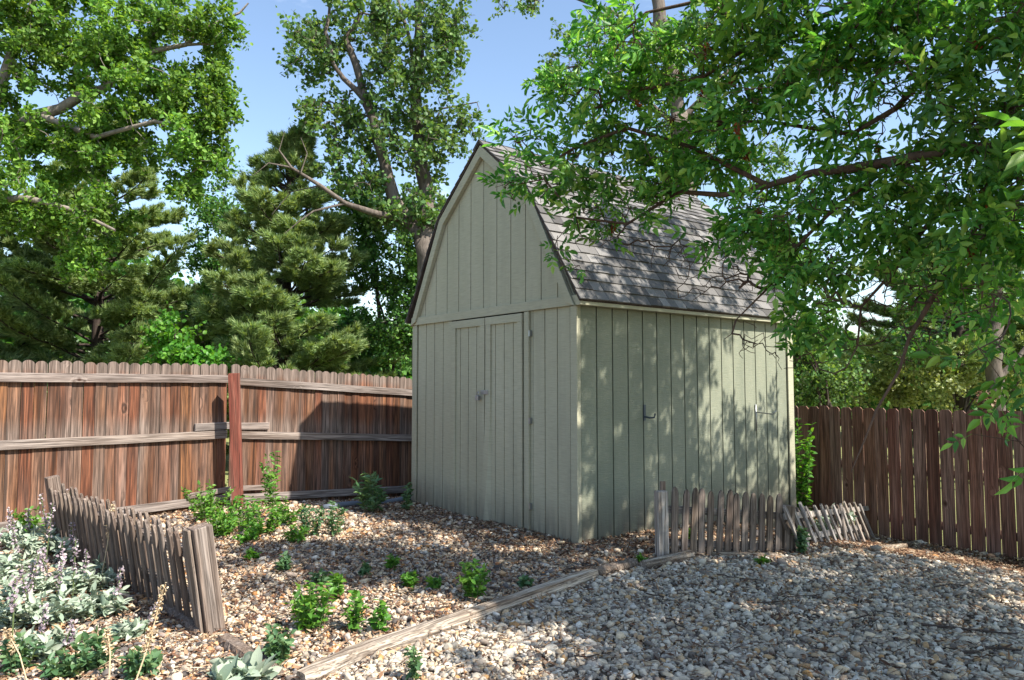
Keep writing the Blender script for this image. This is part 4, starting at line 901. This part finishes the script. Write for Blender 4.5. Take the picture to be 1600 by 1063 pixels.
# ------------------------------------------------------------ small plants
def plant(name, px, py, hpx, wpx, label, leaf='weed_leaf', stems=13, lpairs=10, ls=(.03, .062), cat='weed', group='green weeds growing through the gravel', asp=1.3, erect=.5, base=None, at3=None, tip=0, stemmat='stem'):
    b = gp(px, py) if at3 is None else np.array(at3); s = b[1] / F; H = hpx * s; Wd = wpx * s / 2
    root = empty(name, b, 0, label, cat, group); mb = MB(); LPs, LD = [], []
    for k in range(stems):
        az = rng.uniform(0, 2 * math.pi); rr = Wd * rng.uniform(.15, 1) ** .7 * (1 if k else .2); h = H * rng.uniform(.55, 1.0) if k else H
        p0 = np.array((math.cos(az), math.sin(az), 0)) * rr * .35; p2 = np.array((math.cos(az) * rr, math.sin(az) * rr, h * (1 - .25 * rr / (Wd + 1e-6) * (1 - erect))))
        p1 = p0 * .5 + p2 * .5 + np.array((0, 0, .08 * h)); ts = np.linspace(0, 1, 6); cv = [(1-t)**2 * p0 + 2*t*(1-t) * p1 + t*t * p2 + rng.normal(0, .003, 3) for t in ts]
        mb.tube(cv, [.0035 * (1 - .6 * t) for t in ts], 4)
        for j in range(lpairs):
            t = .15 + .85 * (j + .5) / lpairs; c = (1-t)**2 * p0 + 2*t*(1-t) * p1 + t*t * p2; a0 = rng.uniform(0, math.pi)
            for sgn in (0, math.pi):
                LPs.append(c); LD.append((math.cos(a0 + sgn), math.sin(a0 + sgn), .35 + .5 * t))
    mb.build('stems', M[stemmat], root)
    LPs = np.array(LPs); LD = np.array(LD); n = len(LPs); Rm = rand_rot(n, 1.6, LD / np.linalg.norm(LD, axis=1)[:, None], .85)
    V, Fc = scatter(LPs, LEAF, LEAF_F, rng.uniform(*ls, n)[:, None] * np.array((1, asp, 1)), Rm); link('foliage', np_mesh('foliage', V, Fc, M[leaf]), root)
    return root
W_ = [
 ('weed', 432, 1040, 60, 62, 'bushy dark green weed beside the cracked dark timber', dict(stems=16, leaf='sage_leaf', ls=(.03,.06))),
 ('weed', 485, 990, 80, 75, 'tallest leafy weed left of the long timber', dict(stems=18)),
 ('weed', 524, 938, 40, 34, 'short leafy weed just behind the tallest gravel weed', dict(stems=8)),
 ('weed', 556, 990, 62, 34, 'slender weed between the tallest weed and the long timber', dict(stems=6)),
 ('weed', 592, 992, 55, 30, 'thin yellowish weed nearest the middle of the long timber', dict(stems=5, leaf='bright_leaf')),
 ('weed', 740, 938, 60, 48, 'upright bright weed alone between the shed door and the timber', dict(stems=13)),
 ('weed', 646, 920, 26, 34, 'low weed left of the upright bright weed', dict(stems=7)),
 ('weed', 608, 893, 24, 26, 'tiny light green weed in line with the shed left corner', dict(stems=6)),
 ('weed', 678, 922, 18, 20, 'tiny weed right of the low weed', dict(stems=5)),
 ('weed', 441, 893, 26, 22, 'small dark weed in the shaded gravel near the weedy bank', dict(stems=5, leaf='sage_leaf')),
 ('weed', 570, 902, 20, 18, 'tiny dark weed in shaded gravel', dict(stems=4, leaf='sage_leaf')),
 ('weed', 820, 922, 18, 22, 'sparse dark weed near the bend of the timber', dict(stems=4, leaf='sage_leaf')),
 ('weed', 392, 878, 16, 22, 'low weed on the gravel right of the left picket fence', dict(stems=5)),
 ('weed', 400, 775, 20, 30, 'weed tuft touching the foot of the red post', dict(stems=8)),
 ('weed', 322, 815, 60, 85, 'thick bright weed clump right behind the left picket fence', dict(stems=22)),
 ('weed', 365, 832, 58, 90, 'broad bright weed clump in front of the red post', dict(stems=24, leaf='bright_leaf')),
 ('weed', 410, 838, 50, 70, 'round weed clump right of the red post', dict(stems=18)),
 ('weed', 448, 822, 45, 56, 'weed clump at the foot of the tall weed', dict(stems=14)),
 ('weed', 482, 842, 52, 42, 'upright weed left of the dark leafy pair', dict(stems=10, leaf='sage_leaf')),
 ('weed', 522, 840, 56, 40, 'upright weed with dark leaves on the shaded gravel edge', dict(stems=10, leaf='sage_leaf')),
 ('weed', 300, 795, 55, 60, 'weed clump against the left fence behind the pickets', dict(stems=14)),
 ('weed', 235, 800, 36, 40, 'weed showing through the middle of the left pickets', dict(stems=10)),
 ('tall_weed', 425, 812, 108, 44, 'tall spiky weed standing against the fence right of the red post', dict(stems=5, lpairs=12, ls=(.06,.1), asp=.9)),
 ('tall_weed', 340, 790, 60, 34, 'feathery weed against the boards left of the red post', dict(stems=6, lpairs=10, ls=(.04,.07), asp=.7)),
 ('tall_weed', 578, 803, 66, 56, 'dark green bushy weed in the shed shadow by the fence', dict(stems=15, leaf='sage_leaf', lpairs=9, ls=(.07,.12), asp=.8)),
 ('tall_weed', 634, 800, 44, 34, 'pale weed at the left corner of the shed', dict(stems=5, leaf='sage_leaf', lpairs=7, ls=(.06,.1), asp=.8)),
 ('weed', 345, 842, 36, 60, 'low spreading weed in front of the thick bright clump', dict(stems=16)),
 ('weed', 385, 850, 34, 56, 'low weed at the gravel edge below the red post', dict(stems=14, leaf='bright_leaf')),
 ('weed', 462, 850, 30, 40, 'low weed between the post clump and the dark leafy pair', dict(stems=9)),
 ('weed', 500, 918, 26, 30, 'faint weed behind the short leafy weed', dict(stems=6, leaf='sage_leaf')),
 ('weed', 48, 845, 50, 60, 'weed clump at the foot of the left fence behind the far picket post', dict(stems=16)),
 ('weed', 1256, 868, 44, 26, 'glossy green weed growing between the two right picket sections', dict(stems=10, leaf='sage_leaf')),
 ('weed', 1192, 884, 12, 16, 'tiny weed in pale gravel before the middle pickets', dict(stems=4)),
 ('weed', 1002, 882, 12, 18, 'tiny weed by the timber joint', dict(stems=4)),
 ('weed', 646, 1068, 54, 30, 'dark sprig rising over the long timber at the bottom edge', dict(stems=5, leaf='sage_leaf', ls=(.025,.045))),
 ('weed', 1080, 850, 24, 22, 'small weed behind the middle pickets', dict(stems=6)),
]
for nm, px, py, h, wd, lab, kw in W_:
    kw = dict(kw); plant(nm, px, py, h, wd, lab, group='green weeds growing through the gravel', **kw)
plant('shrub', 1300, 815, 55, 80, 'silvery leafed shrub behind the collapsed pickets', 'silver_leaf', 26, 6, (.05,.08), 'shrub', None, 1.2, .5, at3=(*at(1300, 815, 8.2)[:2], float(gz(at(1300, 815, 8.2)[0], 8.2))))
q = at(1243, 700, 9.3); plant('shrub', 1247, 745, 175, 44, 'bright green climbing shrub squeezed between shed corner and right fence', 'bright_leaf', 20, 12, (.06,.1), 'shrub', None, 1.3, .9, at3=(q[0] + .05, 9.3, float(gz(q[0], 9.3))))
q = at(1272, 790, 8.6); plant('shrub', 1272, 800, 50, 60, 'reddish bare-looking shrub at the right foot of the shed', 'litter', 14, 5, (.04,.06), 'shrub', None, 1.2, .5, at3=(q[0], 8.6, float(gz(q[0], 8.6))))
# silver lamb's ear with purple flower spikes
SP = [(20,905,70,90,3),(70,870,75,80,4),(120,880,70,80,3),(60,935,70,100,3),(130,930,70,90,2),(175,900,55,60,2),(95,975,75,110,2),(25,985,85,90,3),(160,965,60,80,1),(30,860,60,60,3),(200,1000,40,40,1),(60,1030,60,90,2)]
LB = ['at the left edge under the fence','behind the middle of the silver bed','right behind the silver bed near the pickets','left centre of the silver bed','right centre of the silver bed','at the right rim near the pickets','in the front centre of the silver bed','at the lower left edge','at the front right of the bed','at the far left back','alone on the gravel before the plank','lowest at the left corner']
for (px, py, h, wd, fl), lb in zip(SP, LB):
    r_ = plant('silver_plant', px, py, h * .62, wd * 1.1, 'silver woolly leafed plant ' + lb, 'silver_leaf', 24, 6, (.045,.09), 'plant', 'silver leafed plants in the left bed', 1.0, .6)
    for k in range(fl):
        mb = MB(); FP = []
        x0, y0 = rng.normal(0, wd * .2 * r_.location.y / F, 2); hh = h * r_.location.y / F * rng.uniform(.95, 1.4); lean = rng.normal(0, .04, 2)
        mb.tube([(x0, y0, 0), (x0 + lean[0] * .5, y0 + lean[1] * .5, hh * .5), (x0 + lean[0], y0 + lean[1], hh)], .004, 5)
        for t in np.linspace(.5, 1, 9): FP += list(np.array((x0 + lean[0] * t, y0 + lean[1] * t, hh * t)) + rng.normal(0, .008, (7, 3)))
        st_ = mb.build('flower_stalk', M['stem'], r_); FP = np.array(FP); n = len(FP)
        V, Fc = scatter(FP, ROUND, LEAF_F, rng.uniform(.012, .026, n), rand_rot(n, .2)); link('flower_spike', np_mesh('flower_spike', V, Fc, M['purple_flower']), st_)
plant('silver_plant', 365, 1070, 30, 110, 'blue-green silver plant at the bottom edge by the cracked dark timber', 'silver_leaf', 18, 4, (.07,.12), 'plant', 'silver leafed plants in the left bed', 1.25, .2)
for px, py, h, wd, lb in ((150,1050,60,80,'leafy green groundcover clump below the silver bed'),(220,1060,44,60,'leafy green clump at the bottom beside the dried stalks'),(100,1060,40,70,'leafy green clump at the bottom left corner'),(30,1055,60,50,'pale green clump at the lowest left corner')):
    plant('weed', px, py, h, wd, lb, 'sage_leaf', 16, 6, (.035,.06))
for px, py, tx, ty, lb in ((215,1060,257,915,'tall dried stalk with pale seed head leaning right over the gravel'),(155,920,176,790,'dried straw stalk standing before the left pickets'),(205,1085,238,985,'short dried grey stalk at the bottom edge'),(170,1075,168,985,'dark dried flower stalk by the green groundcover'),(45,1075,10,985,'dried pinkish stalk at the lower left corner')):
    b = gp(px, py); t = at(tx, ty, b[1] + .1); r_ = empty('dried_stalk', b, 0, lb, 'dried stalk', 'dried stalks in the left bed'); d = t - b
    MB().tube([d * 0, d * .5 + np.array((.01, 0, .02)), d], [.004, .0035, .002], 5).build('stem', M['straw'], r_)
    P_ = np.concatenate([d * s + rng.normal(0, .007, (10, 3)) for s in np.linspace(.62, 1, 16)]); n = len(P_)
    V, Fc = scatter(P_, LEAF, LEAF_F, rng.uniform(.012, .024, n), rand_rot(n, 1)); link('seed_head', np_mesh('seed_head', V, Fc, M['straw']), r_)
# fallen twigs
TW = [((1180,950),(1290,935),'long thin'),((1330,975),(1400,965),'short'),((1440,985),(1590,1000),'longest dark'),((1040,975),(1090,1000),'forked'),((1460,925),(1530,915),'slight'),((1250,1010),(1330,1045),'crooked'),((1010,935),(1060,950),'small'),((900,1040),(960,1030),'pale'),((1500,1030),(1598,1022),'stout'),((1120,905),(1190,915),'fine'),((650,965),(760,945),'brown'),((880,900),(935,888),'thick dark')]
WH = ['in the middle of the shaded gravel','right of the middle of the shaded gravel','near the right edge of the gravel','left of the gravel centre','on the gravel before the right fence','low in the right gravel','between timber and gravel centre','at the bottom by the timber','at the bottom right corner','before the middle pickets','on the rusty gravel left of the timber','behind the timber bend']
for (a, b, l), wh in zip(TW, WH):
    A = gp(*a); B = gp(*b); mb = MB(); n = 7; q = []
    for i in range(n):
        t = i / (n - 1); p = A + (B - A) * t + np.append(rng.normal(0, .02, 2), 0) * (0 < i < n - 1); q.append((p[0], p[1], float(gz(p[0], p[1])) + .035))
    r0 = .009 if l in ('thick dark', 'stout', 'longest dark') else .005
    mb.tube(q, [r0 * (1 - .6 * i / n) for i in range(n)], 6)
    for k in (2, 4):
        e = np.array(q[k]) + np.array((rng.normal(0, .08), rng.uniform(-.12, .12), .01)); mb.tube([q[k], e], [r0 * .5, r0 * .3], 5)
    v0 = Vector(q[0]); mb.v = [tuple(Vector(v) - v0) for v in mb.v]; o = mb.build('fallen_twig', M['dark_bark']); o.location = v0
    tag(o, f'{l} fallen twig {wh}', 'twig', 'fallen twigs on the gravel')
